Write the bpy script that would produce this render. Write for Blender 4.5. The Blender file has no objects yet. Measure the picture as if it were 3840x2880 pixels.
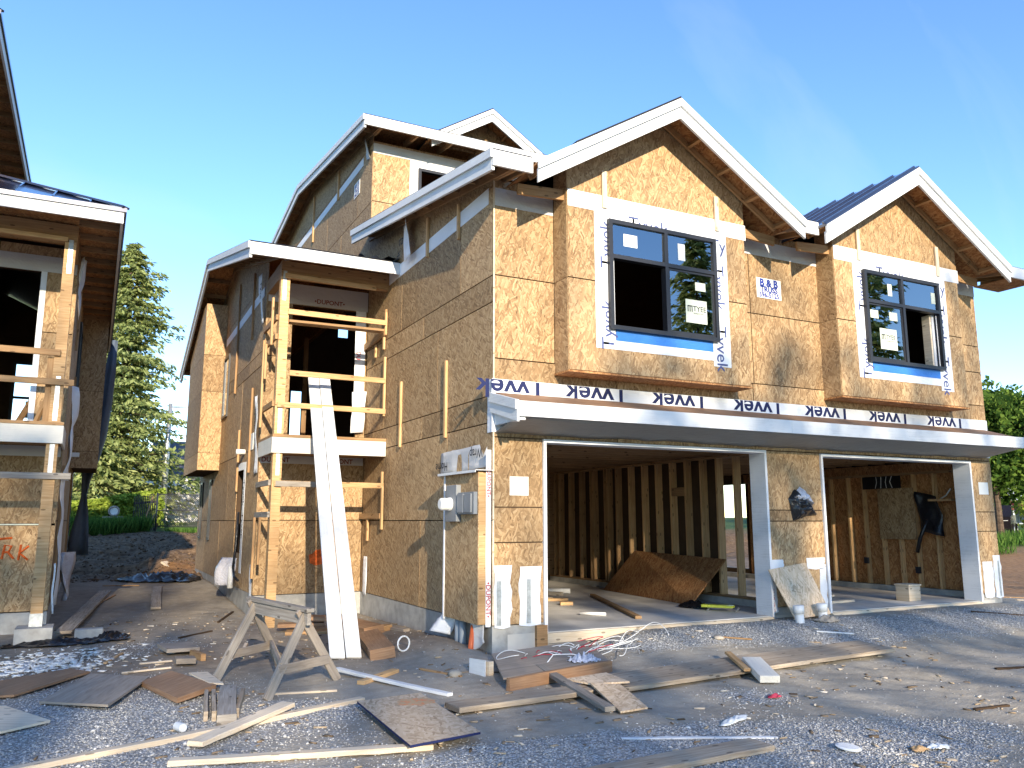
import bpy, bmesh, math, random
import numpy as np
from mathutils import Matrix, Vector

random.seed(7)
RNG = np.random.default_rng(7)
scene = bpy.context.scene
COL = scene.collection

# ------------------------------------------------------------------ camera, sky, sun, exposure
cam_d = bpy.data.cameras.new("camera")
cam = bpy.data.objects.new("camera", cam_d)
COL.objects.link(cam)
cam_d.sensor_fit = 'HORIZONTAL'
cam_d.sensor_width = 36.0
cam_d.lens = 28.5187
cam_d.clip_start = 0.05
cam_d.clip_end = 3000
_r = Vector((0.89068532, -0.4546192, -0.00102372))
_u = Vector((-0.07429082, -0.14777062, 0.98622752))
_f = Vector((0.44850924, 0.87834232, 0.16539116))
cam.matrix_world = Matrix(((_r.x, _u.x, -_f.x, 0), (_r.y, _u.y, -_f.y, 0), (_r.z, _u.z, -_f.z, 1.35), (0, 0, 0, 1)))
scene.camera = cam

LIGHT = Vector((0.18, 1.0, -0.31)).normalized()
SUN_EL = math.asin(-LIGHT.z)
SUN_AZ = math.atan2(-LIGHT.x, -LIGHT.y)
world = bpy.data.worlds.new("World")
scene.world = world
world.use_nodes = True
wn = world.node_tree
sky = wn.nodes.new("ShaderNodeTexSky")
sky.sky_type = 'NISHITA'
sky.sun_disc = False
sky.sun_elevation = SUN_EL
sky.sun_rotation = SUN_AZ
sky.altitude = 800
sky.air_density = 1.0
sky.dust_density = 0.0
sky.ozone_density = 2.0
wn.nodes["Background"].inputs[1].default_value = 0.15
hs_w = wn.nodes.new("ShaderNodeHueSaturation")
hs_w.inputs["Hue"].default_value = 0.508
hs_w.inputs["Saturation"].default_value = 1.17
wn.links.new(sky.outputs[0], hs_w.inputs["Color"])
# faint high cirrus streaks over the whole sky
tcw = wn.nodes.new("ShaderNodeTexCoord")
mpw = wn.nodes.new("ShaderNodeMapping")
mpw.inputs["Rotation"].default_value = (0.5, -0.35, 0.75)
mpw.inputs["Scale"].default_value = (1.0, 5.5, 1.6)
wn.links.new(tcw.outputs["Generated"], mpw.inputs["Vector"])
nzw = wn.nodes.new("ShaderNodeTexNoise")
nzw.inputs["Scale"].default_value = 1.7
nzw.inputs["Detail"].default_value = 6
nzw.inputs["Distortion"].default_value = 0.5
wn.links.new(mpw.outputs[0], nzw.inputs["Vector"])
rpw = wn.nodes.new("ShaderNodeMapRange")
rpw.inputs["From Min"].default_value = 0.52
rpw.inputs["From Max"].default_value = 0.78
rpw.inputs["To Max"].default_value = 0.24
wn.links.new(nzw.outputs[0], rpw.inputs["Value"])
mxw = wn.nodes.new("ShaderNodeMix")
mxw.data_type = 'RGBA'
wn.links.new(rpw.outputs[0], mxw.inputs[0])
wn.links.new(hs_w.outputs[0], mxw.inputs[6])
mxw.inputs[7].default_value = (2.5, 2.8, 3.0, 1)
wn.links.new(mxw.outputs[2], wn.nodes["Background"].inputs[0])

sun_d = bpy.data.lights.new("sun", 'SUN')
sun_d.energy = 3.5
sun_d.angle = math.radians(0.5)
sun_d.color = (1.0, 0.86, 0.66)
sun = bpy.data.objects.new("sun", sun_d)
COL.objects.link(sun)
sun.rotation_euler = LIGHT.to_track_quat('-Z', 'Y').to_euler()

vs = scene.view_settings
vs.view_transform = 'Standard'
vs.look = 'None'
vs.exposure = 1.4
vs.gamma = 1.0
vs.use_curve_mapping = False
try:
    scene.cycles.max_bounces = 8
    scene.cycles.diffuse_bounces = 4
    scene.cycles.transparent_max_bounces = 16
except Exception:
    pass

# ------------------------------------------------------------------ material helpers
class NT:
    def __init__(self, name):
        self.m = bpy.data.materials.new(name)
        self.m.use_nodes = True
        self.t = self.m.node_tree
        self.n = self.t.nodes
        self.bsdf = self.n["Principled BSDF"]
        self.out = self.n["Material Output"]

    def add(self, typ, **kw):
        nd = self.n.new(typ)
        for k, v in kw.items():
            setattr(nd, k, v)
        return nd

    def link(self, a, b):
        self.t.links.new(a, b)

    def math(self, op, a, b=None, c=None):
        nd = self.add("ShaderNodeMath", operation=op)
        for i, v in enumerate((a, b, c)):
            if v is None:
                continue
            if isinstance(v, (int, float)):
                nd.inputs[i].default_value = v
            else:
                self.link(v, nd.inputs[i])
        return nd.outputs[0]

    def mix(self, fac, a, b, blend='MIX'):
        nd = self.add("ShaderNodeMix", data_type='RGBA', blend_type=blend)
        for s, v in ((0, fac), (6, a), (7, b)):
            if isinstance(v, (int, float)):
                nd.inputs[s].default_value = v
            elif isinstance(v, tuple):
                nd.inputs[s].default_value = (*v, 1) if len(v) == 3 else v
            else:
                self.link(v, nd.inputs[s])
        return nd.outputs[2]

    def ramp(self, fac, stops, interp='LINEAR'):
        nd = self.add("ShaderNodeValToRGB")
        cr = nd.color_ramp
        cr.interpolation = interp
        while len(cr.elements) < len(stops):
            cr.elements.new(0.5)
        for e, (p, c) in zip(cr.elements, stops):
            e.position = p
            e.color = (*c, 1)
        self.link(fac, nd.inputs[0])
        return nd.outputs[0]

    def noise(self, vec, scale, detail=2, rough=0.5, dist=0.0):
        nd = self.add("ShaderNodeTexNoise")
        nd.inputs["Scale"].default_value = scale
        nd.inputs["Detail"].default_value = detail
        nd.inputs["Roughness"].default_value = rough
        nd.inputs["Distortion"].default_value = dist
        if vec is not None:
            self.link(vec, nd.inputs["Vector"])
        return nd

    def mapping(self, vec, loc=(0, 0, 0), rot=(0, 0, 0), scale=(1, 1, 1)):
        nd = self.add("ShaderNodeMapping")
        nd.inputs["Location"].default_value = loc
        nd.inputs["Rotation"].default_value = rot
        nd.inputs["Scale"].default_value = scale
        self.link(vec, nd.inputs["Vector"])
        return nd.outputs[0]

    def uv(self, jitter=37.0):
        """UV in metres, shifted by a per-object random amount"""
        tc = self.add("ShaderNodeUVMap")
        oi = self.add("ShaderNodeObjectInfo")
        if not jitter:
            return tc.outputs[0], oi.outputs["Random"]
        cb = self.add("ShaderNodeCombineXYZ")
        self.link(self.math('MULTIPLY', oi.outputs["Random"], jitter), cb.inputs[0])
        self.link(self.math('MULTIPLY', oi.outputs["Random"], jitter * 2.7), cb.inputs[1])
        self.link(self.math('MULTIPLY', oi.outputs["Random"], jitter * 1.3), cb.inputs[2])
        va = self.add("ShaderNodeVectorMath", operation='ADD')
        self.link(tc.outputs[0], va.inputs[0])
        self.link(cb.outputs[0], va.inputs[1])
        return va.outputs[0], oi.outputs["Random"]

    def bump(self, h, strength=0.3, dist=0.01):
        nd = self.add("ShaderNodeBump")
        nd.inputs["Strength"].default_value = strength
        nd.inputs["Distance"].default_value = dist
        self.link(h, nd.inputs["Height"])
        self.link(nd.outputs[0], self.bsdf.inputs["Normal"])

    def fin(self, color, rough=0.7, spec=0.3, metal=0.0):
        if isinstance(color, tuple):
            self.bsdf.inputs["Base Color"].default_value = (*color, 1)
        else:
            self.link(color, self.bsdf.inputs["Base Color"])
        if isinstance(rough, (int, float)):
            self.bsdf.inputs["Roughness"].default_value = rough
        else:
            self.link(rough, self.bsdf.inputs["Roughness"])
        self.bsdf.inputs["Specular IOR Level"].default_value = spec
        self.bsdf.inputs["Metallic"].default_value = metal
        return self.m


def m_osb(name, dark=(0.125, 0.068, 0.032), mid=(0.35, 0.22, 0.108), light=(0.54, 0.385, 0.215), nails=True, grey=0.28, vert=False):
    t = NT(name)
    uv, rnd = t.uv()
    wob = t.noise(uv, 9.0, 2)
    va = t.add("ShaderNodeVectorMath", operation='MULTIPLY_ADD')
    t.link(wob.outputs["Color"], va.inputs[0])
    va.inputs[1].default_value = (0.05, 0.05, 0.05)
    t.link(uv, va.inputs[2])
    base = va.outputs[0]
    cur = None
    angs = (0.3, -0.6, 1.1, -1.25) if not vert else (1.4, 1.9, 0.9, 2.6)
    sels = (0, 0.45, 0.55, 0.62)
    for i, (a, s) in enumerate(zip(angs, sels)):
        mp = t.mapping(t.mapping(base, rot=(0, 0, a)), loc=(i * 3.1, i * 1.7, 0), scale=(8.0 + i, 36 + 6 * i, 1))
        vo = t.add("ShaderNodeTexVoronoi", voronoi_dimensions='2D')
        vo.inputs["Scale"].default_value = 1.0
        vo.inputs["Randomness"].default_value = 1.0
        t.link(mp, vo.inputs["Vector"])
        sp = t.add("ShaderNodeSeparateColor")
        t.link(vo.outputs["Color"], sp.inputs[0])
        # streaks inside a strand
        val = sp.outputs[0]
        if cur is None:
            cur = val
        else:
            sel = t.math('GREATER_THAN', sp.outputs[1], s)
            mx = t.add("ShaderNodeMix", data_type='FLOAT')
            t.link(sel, mx.inputs[0])
            t.link(cur, mx.inputs[2])
            t.link(val, mx.inputs[3])
            cur = mx.outputs[0]
    fine = t.noise(t.mapping(t.mapping(base, rot=(0, 0, angs[0])), scale=(26, 120, 1)), 1.0, 3, 0.6)
    h = t.math('ADD', t.math('MULTIPLY', cur, 0.72), t.math('MULTIPLY', fine.outputs[0], 0.28))
    col = t.ramp(h, [(0.06, dark), (0.2, tuple(d * 0.45 + m * 0.55 for d, m in zip(dark, mid))), (0.46, mid), (0.72, tuple(m * 0.5 + l * 0.5 for m, l in zip(mid, light))), (0.95, light)])
    big = t.noise(uv, 0.9, 3, 0.6)
    g = t.math('MULTIPLY', t.math('SUBTRACT', big.outputs[0], 0.35), grey * 2.2)
    gcl = t.math('MAXIMUM', t.math('MINIMUM', g, 0.7), 0.0)
    col = t.mix(gcl, col, (0.34, 0.245, 0.145))
    tint = t.math('ADD', 0.78, t.math('MULTIPLY', rnd, 0.38))
    hs = t.add("ShaderNodeHueSaturation")
    t.link(col, hs.inputs["Color"])
    t.link(tint, hs.inputs["Value"])
    col = hs.outputs[0]
    if nails:
        tc = t.add("ShaderNodeUVMap")
        sx = t.add("ShaderNodeSeparateXYZ")
        t.link(tc.outputs[0], sx.inputs[0])
        mu = t.math('ABSOLUTE', t.math('SUBTRACT', t.math('MODULO', t.math('ADD', sx.outputs[0], 40.1), 0.406), 0.2))
        mv = t.math('ABSOLUTE', t.math('SUBTRACT', t.math('MODULO', t.math('ADD', sx.outputs[1], 40.02), 0.2), 0.1))
        d = t.math('MULTIPLY', t.math('LESS_THAN', mu, 0.005), t.math('LESS_THAN', mv, 0.017))
        gate = t.math('GREATER_THAN', t.noise(uv, 3.0, 1).outputs[0], 0.5)
        col = t.mix(t.math('MULTIPLY', t.math('MULTIPLY', d, gate), 0.85), col, (0.05, 0.025, 0.012))
    t.bump(h, 0.35, 0.004)
    return t.fin(col, 0.75, 0.25)


def m_wood(name, a, b, c, knots=True, rough=0.7, grey=0.0, ring=9.0):
    t = NT(name)
    uv, rnd = t.uv()
    mp = t.mapping(uv, scale=(1.3, ring * 3.2, ring * 3.2))
    n1 = t.noise(mp, 1.6, 4, 0.6, 0.6)
    n2 = t.noise(t.mapping(uv, scale=(5, 120, 120)), 1.0, 2, 0.5)
    h = t.math('ADD', t.math('MULTIPLY', n1.outputs[0], 0.7), t.math('MULTIPLY', n2.outputs[0], 0.3))
    col = t.ramp(h, [(0.28, a), (0.5, b), (0.72, c)])
    if knots:
        vo = t.add("ShaderNodeTexVoronoi", voronoi_dimensions='2D')
        vo.inputs["Scale"].default_value = 1.0
        t.link(t.mapping(uv, scale=(2.4, 6.5, 1)), vo.inputs["Vector"])
        k = t.math('LESS_THAN', vo.outputs["Distance"], 0.075)
        col = t.mix(t.math('MULTIPLY', k, 0.7), col, tuple(x * 0.3 for x in a))
    st = t.noise(uv, 1.4, 3, 0.6)
    col = t.mix(t.math('MULTIPLY', t.math('MAXIMUM', t.math('SUBTRACT', st.outputs[0], 0.45), 0.0), 1.2), col, tuple(x * 0.55 for x in a))
    hs = t.add("ShaderNodeHueSaturation")
    t.link(col, hs.inputs["Color"])
    t.link(t.math('ADD', 0.85, t.math('MULTIPLY', rnd, 0.3)), hs.inputs["Value"])
    t.bump(h, 0.25, 0.003)
    return t.fin(hs.outputs[0], rough, 0.25)


def m_plain(name, c, rough=0.5, spec=0.4, metal=0.0, var=0.08, vscale=3.0, bump=0.0, bscale=40, bdist=0.003):
    t = NT(name)
    uv, rnd = t.uv()
    n = t.noise(uv, vscale, 4, 0.62)
    lo = tuple(x * (1 - var * 2) for x in c)
    hi = tuple(min(1, x * (1 + var)) for x in c)
    col = t.ramp(n.outputs[0], [(0.3, lo), (0.68, hi)])
    if bump:
        t.bump(t.noise(uv, bscale, 3).outputs[0], bump, bdist)
    return t.fin(col, rough, spec, metal)


def m_wrap(name, c=(0.78, 0.8, 0.83)):
    t = NT(name)
    uv, rnd = t.uv()
    n = t.noise(t.mapping(uv, scale=(5, 9, 7)), 1.0, 3, 0.55, 0.8)
    m2 = t.noise(uv, 2.0, 2)
    col = t.ramp(m2.outputs[0], [(0.3, tuple(x * 0.9 for x in c)), (0.7, c)])
    t.bump(n.outputs[0], 0.55, 0.03)
    t.bsdf.inputs["Sheen Weight"].default_value = 0.1
    return t.fin(col, 0.55, 0.35)


def m_glass(name):
    t = NT(name)
    t.n.remove(t.bsdf)
    gl = t.add("ShaderNodeBsdfGlossy")
    gl.inputs["Roughness"].default_value = 0.004
    gl.inputs["Color"].default_value = (0.9, 0.95, 1, 1)
    tr = t.add("ShaderNodeBsdfTransparent")
    tr.inputs["Color"].default_value = (0.72, 0.8, 0.8, 1)
    fr = t.add("ShaderNodeFresnel")
    fr.inputs["IOR"].default_value = 1.9
    mx = t.add("ShaderNodeMixShader")
    t.link(t.math('MINIMUM', t.math('MULTIPLY', fr.outputs[0], 2.6), 1.0), mx.inputs[0])
    t.link(tr.outputs[0], mx.inputs[1])
    t.link(gl.outputs[0], mx.inputs[2])
    t.link(mx.outputs[0], t.out.inputs[0])
    return t.m


def m_leaf(name, dark, mid, light, trans=0.3):
    t = NT(name)
    t.n.remove(t.bsdf)
    ge = t.add("ShaderNodeNewGeometry")
    col = t.ramp(ge.outputs["Random Per Island"], [(0.0, dark), (0.5, mid), (1.0, light)])
    df = t.add("ShaderNodeBsdfDiffuse")
    tl = t.add("ShaderNodeBsdfTranslucent")
    t.link(col, df.inputs[0])
    t.link(col, tl.inputs[0])
    mx = t.add("ShaderNodeMixShader")
    mx.inputs[0].default_value = trans
    t.link(df.outputs[0], mx.inputs[1])
    t.link(tl.outputs[0], mx.inputs[2])
    t.link(mx.outputs[0], t.out.inputs[0])
    return t.m


def m_island(name, stops, rough=0.85):
    t = NT(name)
    ge = t.add("ShaderNodeNewGeometry")
    col = t.ramp(ge.outputs["Random Per Island"], stops)
    return t.fin(col, rough, 0.2)


def m_ground():
    t = NT("ground_dirt_and_gravel")
    at = t.add("ShaderNodeAttribute", attribute_name="gravel")
    ag = t.add("ShaderNodeAttribute", attribute_name="grassy")
    ao = t.add("ShaderNodeAttribute", attribute_name="clay")
    asl = t.add("ShaderNodeAttribute", attribute_name="soil")
    tc = t.add("ShaderNodeTexCoord")
    p = tc.outputs["Object"]
    n1 = t.noise(p, 0.9, 5, 0.62)
    n2 = t.noise(p, 7.0, 5, 0.65)
    n3 = t.noise(p, 45.0, 3, 0.6)
    dirt = t.ramp(n1.outputs[0], [(0.25, (0.24, 0.205, 0.16)), (0.5, (0.36, 0.318, 0.255)), (0.75, (0.47, 0.425, 0.35))])
    dirt = t.mix(t.math('MULTIPLY', n2.outputs[0], 0.75), dirt, t.ramp(n2.outputs[0], [(0.3, (0.14, 0.122, 0.095)), (0.7, (0.43, 0.395, 0.33))]))
    dirt = t.mix(t.math('MULTIPLY', t.math('GREATER_THAN', n3.outputs[0], 0.6), 0.5), dirt, (0.4, 0.38, 0.34))
    vo = t.add("ShaderNodeTexVoronoi")
    vo.inputs["Scale"].default_value = 48.0
    t.link(p, vo.inputs["Vector"])
    sp = t.add("ShaderNodeSeparateColor")
    t.link(vo.outputs["Color"], sp.inputs[0])
    grav = t.ramp(sp.outputs[0], [(0.0, (0.22, 0.22, 0.215)), (0.5, (0.39, 0.388, 0.38)), (0.85, (0.5, 0.5, 0.49)), (1.0, (0.62, 0.62, 0.61))])
    grav = t.mix(t.math('MULTIPLY', t.math('GREATER_THAN', vo.outputs["Distance"], 0.55), 0.8), grav, (0.2, 0.19, 0.175))
    edge = t.math('ADD', at.outputs["Fac"], t.math('MULTIPLY', t.math('SUBTRACT', n2.outputs[0], 0.5), 0.9))
    gm = t.math('MINIMUM', t.math('MAXIMUM', t.math('MULTIPLY', t.math('SUBTRACT', edge, 0.35), 3.0), 0.0), 1.0)
    col = t.mix(gm, dirt, grav)
    col = t.mix(asl.outputs["Fac"], col, t.ramp(n2.outputs[0], [(0.3, (0.075, 0.045, 0.025)), (0.55, (0.18, 0.118, 0.07)), (0.75, (0.28, 0.195, 0.12))]))
    col = t.mix(ao.outputs["Fac"], col, t.ramp(n2.outputs[0], [(0.3, (0.17, 0.085, 0.035)), (0.7, (0.36, 0.2, 0.09))]))
    col = t.mix(ag.outputs["Fac"], col, t.ramp(n2.outputs[0], [(0.3, (0.03, 0.06, 0.015)), (0.7, (0.09, 0.14, 0.03))]))
    hh = t.math('ADD', t.math('MULTIPLY', n2.outputs[0], 1.2), t.math('ADD', t.math('MULTIPLY', n3.outputs[0], 0.35), t.math('MULTIPLY', gm, t.math('SUBTRACT', 1.0, vo.outputs["Distance"]))))
    t.bump(hh, 0.7, 0.018)
    return t.fin(col, 0.92, 0.15)


OSB = m_osb("osb_sheathing")
OSB_V = m_osb("osb_sheathing_side", grey=0.42, vert=True)
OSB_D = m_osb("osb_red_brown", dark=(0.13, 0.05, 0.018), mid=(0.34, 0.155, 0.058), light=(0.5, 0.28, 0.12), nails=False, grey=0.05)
OSB_P = m_osb("osb_pale_weathered", dark=(0.3, 0.2, 0.12), mid=(0.6, 0.45, 0.3), light=(0.74, 0.6, 0.44), nails=False, grey=0.2)
PINE = m_wood("pine_lumber", (0.36, 0.2, 0.085), (0.55, 0.34, 0.16), (0.68, 0.47, 0.26))
PINE_D = m_wood("fir_lumber", (0.25, 0.135, 0.06), (0.38, 0.225, 0.105), (0.5, 0.32, 0.165))
PINE_L = m_wood("pale_pine_lumber", (0.52, 0.4, 0.27), (0.68, 0.56, 0.41), (0.76, 0.66, 0.52))
GREYW = m_wood("weathered_grey_wood", (0.17, 0.145, 0.12), (0.3, 0.265, 0.225), (0.42, 0.385, 0.335))
GREYP = m_wood("weathered_plank", (0.2, 0.15, 0.105), (0.36, 0.29, 0.215), (0.5, 0.43, 0.34))
PLY = m_wood("plywood_greyed", (0.2, 0.16, 0.125), (0.31, 0.26, 0.21), (0.4, 0.345, 0.29), knots=False, ring=4)
BROWNW = m_wood("brown_laminated_wood", (0.2, 0.105, 0.055), (0.31, 0.18, 0.1), (0.42, 0.27, 0.165), knots=False)
def m_trim(name, c):
    t = NT(name)
    uv, rnd = t.uv()
    g = t.noise(t.mapping(uv, scale=(2.5, 70, 70)), 1.0, 3, 0.6)
    d = t.noise(uv, 2.2, 5, 0.7)
    col = t.ramp(t.math('ADD', t.math('MULTIPLY', g.outputs[0], 0.4), t.math('MULTIPLY', d.outputs[0], 0.6)), [(0.3, tuple(x * 0.8 for x in c)), (0.48, c), (0.7, tuple(min(0.85, x * 1.08) for x in c))])
    sp = t.noise(uv, 38, 2, 0.5)
    col = t.mix(t.math('MULTIPLY', t.math('GREATER_THAN', sp.outputs[0], 0.73), 0.45), col, (0.3, 0.27, 0.22))
    t.bump(g.outputs[0], 0.2, 0.002)
    return t.fin(col, 0.6, 0.3)


TRIM = m_trim("primed_white_trim", (0.67, 0.68, 0.68))
TRIM_Y = m_trim("primed_cream_trim", (0.66, 0.63, 0.56))
JAMB = m_trim("primed_jamb", (0.72, 0.74, 0.77))
WRAP = m_wrap("house_wrap_white")
WRAP_SHADED = m_wrap("house_wrap_shaded", (0.27, 0.265, 0.26))  # darker copy of the white wrap: soffit shade put into its colour
WRAP_G = m_wrap("house_wrap_grey", (0.55, 0.55, 0.55))
BLUE = m_wrap("blue_sill_membrane", (0.04, 0.2, 0.62))
CONC = m_plain("concrete", (0.4, 0.39, 0.365), 0.85, 0.2, var=0.16, vscale=4, bump=0.3, bscale=60)
SLAB = m_plain("concrete_slab", (0.56, 0.53, 0.48), 0.7, 0.25, var=0.16, vscale=1.1, bump=0.15, bscale=40)
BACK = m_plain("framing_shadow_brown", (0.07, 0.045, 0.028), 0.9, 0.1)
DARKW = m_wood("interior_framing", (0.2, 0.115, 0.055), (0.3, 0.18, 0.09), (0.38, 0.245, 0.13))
FRAME = m_plain("black_window_frame", (0.022, 0.023, 0.028), 0.4, 0.4, var=0.05)
GLASS = m_glass("window_glass")
METAL = m_plain("dark_metal_roof", (0.022, 0.028, 0.06), 0.3, 0.6, metal=0.2, var=0.1)
_mb = METAL.node_tree.nodes["Principled BSDF"]
_mb.inputs["Coat Weight"].default_value = 1.0
_mb.inputs["Coat Roughness"].default_value = 0.08
ROOFB = m_plain("black_underlayment", (0.014, 0.015, 0.018), 0.6, 0.3)
GALV = m_plain("galvanised_steel", (0.5, 0.52, 0.53), 0.42, 0.5, metal=0.7, var=0.15, vscale=20)
GREYM = m_plain("grey_enclosure", (0.22, 0.235, 0.25), 0.5, 0.4)
WHITEP = m_plain("white_plastic", (0.78, 0.78, 0.76), 0.4, 0.45, var=0.04)
BLKP = m_plain("black_plastic_sheet", (0.012, 0.013, 0.016), 0.32, 0.5, bump=0.5, bscale=14, bdist=0.03)
TARP = m_plain("blue_grey_tarp", (0.1, 0.13, 0.175), 0.6, 0.3, bump=0.4, bscale=6, bdist=0.03)
PAPER = m_plain("paper", (0.8, 0.8, 0.76), 0.8, 0.2, var=0.03)
PAPERG = m_plain("sticker_paper", (0.62, 0.66, 0.55), 0.7, 0.3, var=0.03)
INKS = m_plain("ink_sign_blue", (0.02, 0.045, 0.26), 0.7, 0.2, var=0.05)
INKB = m_plain("ink_navy", (0.016, 0.023, 0.085), 0.7, 0.2, var=0.05)
INKF = m_plain("ink_faded_navy", (0.075, 0.1, 0.24), 0.7, 0.2, var=0.1)
INKD = m_plain("ink_dark", (0.02, 0.024, 0.03), 0.7, 0.2)
INKR = m_plain("ink_red", (0.45, 0.03, 0.05), 0.7, 0.2)
INKK = m_plain("ink_brown_red", (0.2, 0.03, 0.02), 0.7, 0.2)
SPRAY = m_plain("orange_spray_paint", (0.72, 0.14, 0.03), 0.8, 0.2, var=0.3, vscale=18)
PIPEO = m_plain("orange_pipe", (0.62, 0.13, 0.04), 0.45, 0.4)
PIPEG = m_plain("grey_pipe", (0.3, 0.34, 0.38), 0.5, 0.4)
CLEAR = m_plain("clear_plastic_film", (0.6, 0.6, 0.66), 0.25, 0.6, bump=0.8, bscale=25, bdist=0.02)
STONE = m_plain("stone", (0.42, 0.37, 0.3), 0.85, 0.2, bump=0.4)
YELLOW = m_plain("yellow_green_metal", (0.55, 0.6, 0.06), 0.4, 0.5)
REDP = m_plain("red_foil_wrapper", (0.6, 0.06, 0.1), 0.35, 0.5, var=0.3, vscale=40)
LEAF_C = m_leaf("conifer_needles", (0.1, 0.13, 0.045), (0.28, 0.335, 0.115), (0.44, 0.48, 0.2), 0.4)
LEAF_D = m_leaf("deciduous_leaves", (0.025, 0.055, 0.014), (0.075, 0.14, 0.025), (0.16, 0.24, 0.045), 0.35)
LEAF_H = m_leaf("hedge_leaves", (0.14, 0.2, 0.03), (0.26, 0.34, 0.05), (0.38, 0.46, 0.08), 0.35)
GRASS = m_leaf("grass_blades", (0.03, 0.07, 0.015), (0.07, 0.15, 0.03), (0.15, 0.24, 0.05), 0.3)
BARK = m_plain("bark", (0.12, 0.085, 0.06), 0.9, 0.1, var=0.3, vscale=10, bump=0.5)
PEB = m_island("gravel_stones", [(0.0, (0.24, 0.238, 0.232)), (0.45, (0.38, 0.378, 0.37)), (0.85, (0.48, 0.478, 0.47)), (1.0, (0.62, 0.62, 0.61))])
CHIP = m_island("wood_chips_mix", [(0.0, (0.1, 0.07, 0.045)), (0.5, (0.34, 0.25, 0.16)), (0.8, (0.5, 0.4, 0.28)), (1.0, (0.7, 0.66, 0.58))])
CLOD = m_island("earth_clods", [(0.0, (0.05, 0.032, 0.018)), (0.6, (0.13, 0.085, 0.052)), (1.0, (0.22, 0.15, 0.095))])
FOAM = m_island("torn_white_foam", [(0.0, (0.55, 0.54, 0.5)), (1.0, (0.82, 0.81, 0.78))])
GROUND = m_ground()

# ------------------------------------------------------------------ object helpers
WM = {}


def mk_mesh(name, verts, faces, smooth=False):
    me = bpy.data.meshes.new(name)
    me.from_pydata([tuple(v) for v in verts], [], faces)
    uvbox(me)
    if smooth:
        me.polygons.foreach_set("use_smooth", [True] * len(me.polygons))
    me.update()
    return me


def uvbox(me):
    me.update()
    n = len(me.loops)
    if n == 0:
        return
    uv = me.uv_layers.new(name="UVMap")
    co = np.empty(len(me.vertices) * 3)
    me.vertices.foreach_get("co", co)
    co = co.reshape(-1, 3)
    vi = np.empty(n, dtype=np.int64)
    me.loops.foreach_get("vertex_index", vi)
    nr = np.empty(len(me.polygons) * 3)
    me.polygons.foreach_get("normal", nr)
    ax = np.abs(nr.reshape(-1, 3)).argmax(1)
    tot = np.empty(len(me.polygons), dtype=np.int64)
    me.polygons.foreach_get("loop_total", tot)
    axl = np.repeat(ax, tot)
    c = co[vi]
    u = np.where(axl == 0, c[:, 1], c[:, 0])
    v = np.where(axl == 2, c[:, 1], c[:, 2])
    uv.data.foreach_set("uv", np.stack([u, v], 1).ravel())


def link(name, me, mat, parent=None, M=None, label=None, cat=None, group=None, kind=None):
    if mat is not None and not me.materials:
        me.materials.append(mat)
    o = bpy.data.objects.new(name, me)
    COL.objects.link(o)
    if mat is not None and me.materials[0] != mat:
        o.material_slots[0].link = 'OBJECT'
        o.material_slots[0].material = mat
    M = M or Matrix()
    WM[o] = M
    if parent is not None:
        o.parent = parent
        o.matrix_basis = WM[parent].inverted() @ M
    else:
        o.matrix_basis = M
    tag(o, label, cat, group, kind)
    return o


def tag(o, label=None, cat=None, group=None, kind=None):
    for k, v in (("label", label), ("category", cat), ("group", group), ("kind", kind)):
        if v:
            o[k] = v
    return o


def thing(name, label, cat, loc=(0, 0, 0), group=None):
    o = bpy.data.objects.new(name, None)
    COL.objects.link(o)
    o.empty_display_size = 0.2
    M = Matrix.Translation(loc)
    WM[o] = M
    o.matrix_basis = M
    return tag(o, label, cat, group)


def part(name, parent):
    """a part that is only an anchor for its own pieces"""
    o = bpy.data.objects.new(name, None)
    COL.objects.link(o)
    WM[o] = WM[parent].copy()
    o.parent = parent
    return o


_BX = {}


def box_mesh(lx, ly, lz, bev=0.0):
    k = (round(lx, 3), round(ly, 3), round(lz, 3), bev)
    if k in _BX:
        return _BX[k].copy() if False else _BX[k]
    if bev:
        bm = bmesh.new()
        bmesh.ops.create_cube(bm, size=1)
        for v in bm.verts:
            v.co.x *= lx
            v.co.y *= ly
            v.co.z *= lz
        bmesh.ops.bevel(bm, geom=bm.edges[:], offset=min(bev, lx / 3, ly / 3, lz / 3), segments=1, affect='EDGES')
        me = bpy.data.meshes.new("box")
        bm.to_mesh(me)
        bm.free()
        uvbox(me)
    else:
        x, y, z = lx / 2, ly / 2, lz / 2
        v = [(-x, -y, -z), (x, -y, -z), (x, y, -z), (-x, y, -z), (-x, -y, z), (x, -y, z), (x, y, z), (-x, y, z)]
        f = [(0, 3, 2, 1), (4, 5, 6, 7), (0, 1, 5, 4), (1, 2, 6, 5), (2, 3, 7, 6), (3, 0, 4, 7)]
        me = mk_mesh("box", v, f)
    _BX[k] = me
    return me


def box(name, x0, x1, y0, y1, z0, z1, mat, parent=None, bev=0.0, **kw):
    me = box_mesh(abs(x1 - x0), abs(y1 - y0), abs(z1 - z0), bev)
    return link(name, me, mat, parent, Matrix.Translation(((x0 + x1) / 2, (y0 + y1) / 2, (z0 + z1) / 2)), **kw)


def frame_m(origin, xax, up):
    x = Vector(xax).normalized()
    u = Vector(up)
    y = u.cross(x)
    if y.length < 1e-5:
        y = Vector((0, 1, 0)).cross(x)
        if y.length < 1e-5:
            y = Vector((1, 0, 0)).cross(x)
    y.normalize()
    z = x.cross(y)
    return Matrix(((x.x, y.x, z.x, origin[0]), (x.y, y.y, z.y, origin[1]), (x.z, y.z, z.z, origin[2]), (0, 0, 0, 1)))


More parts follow.
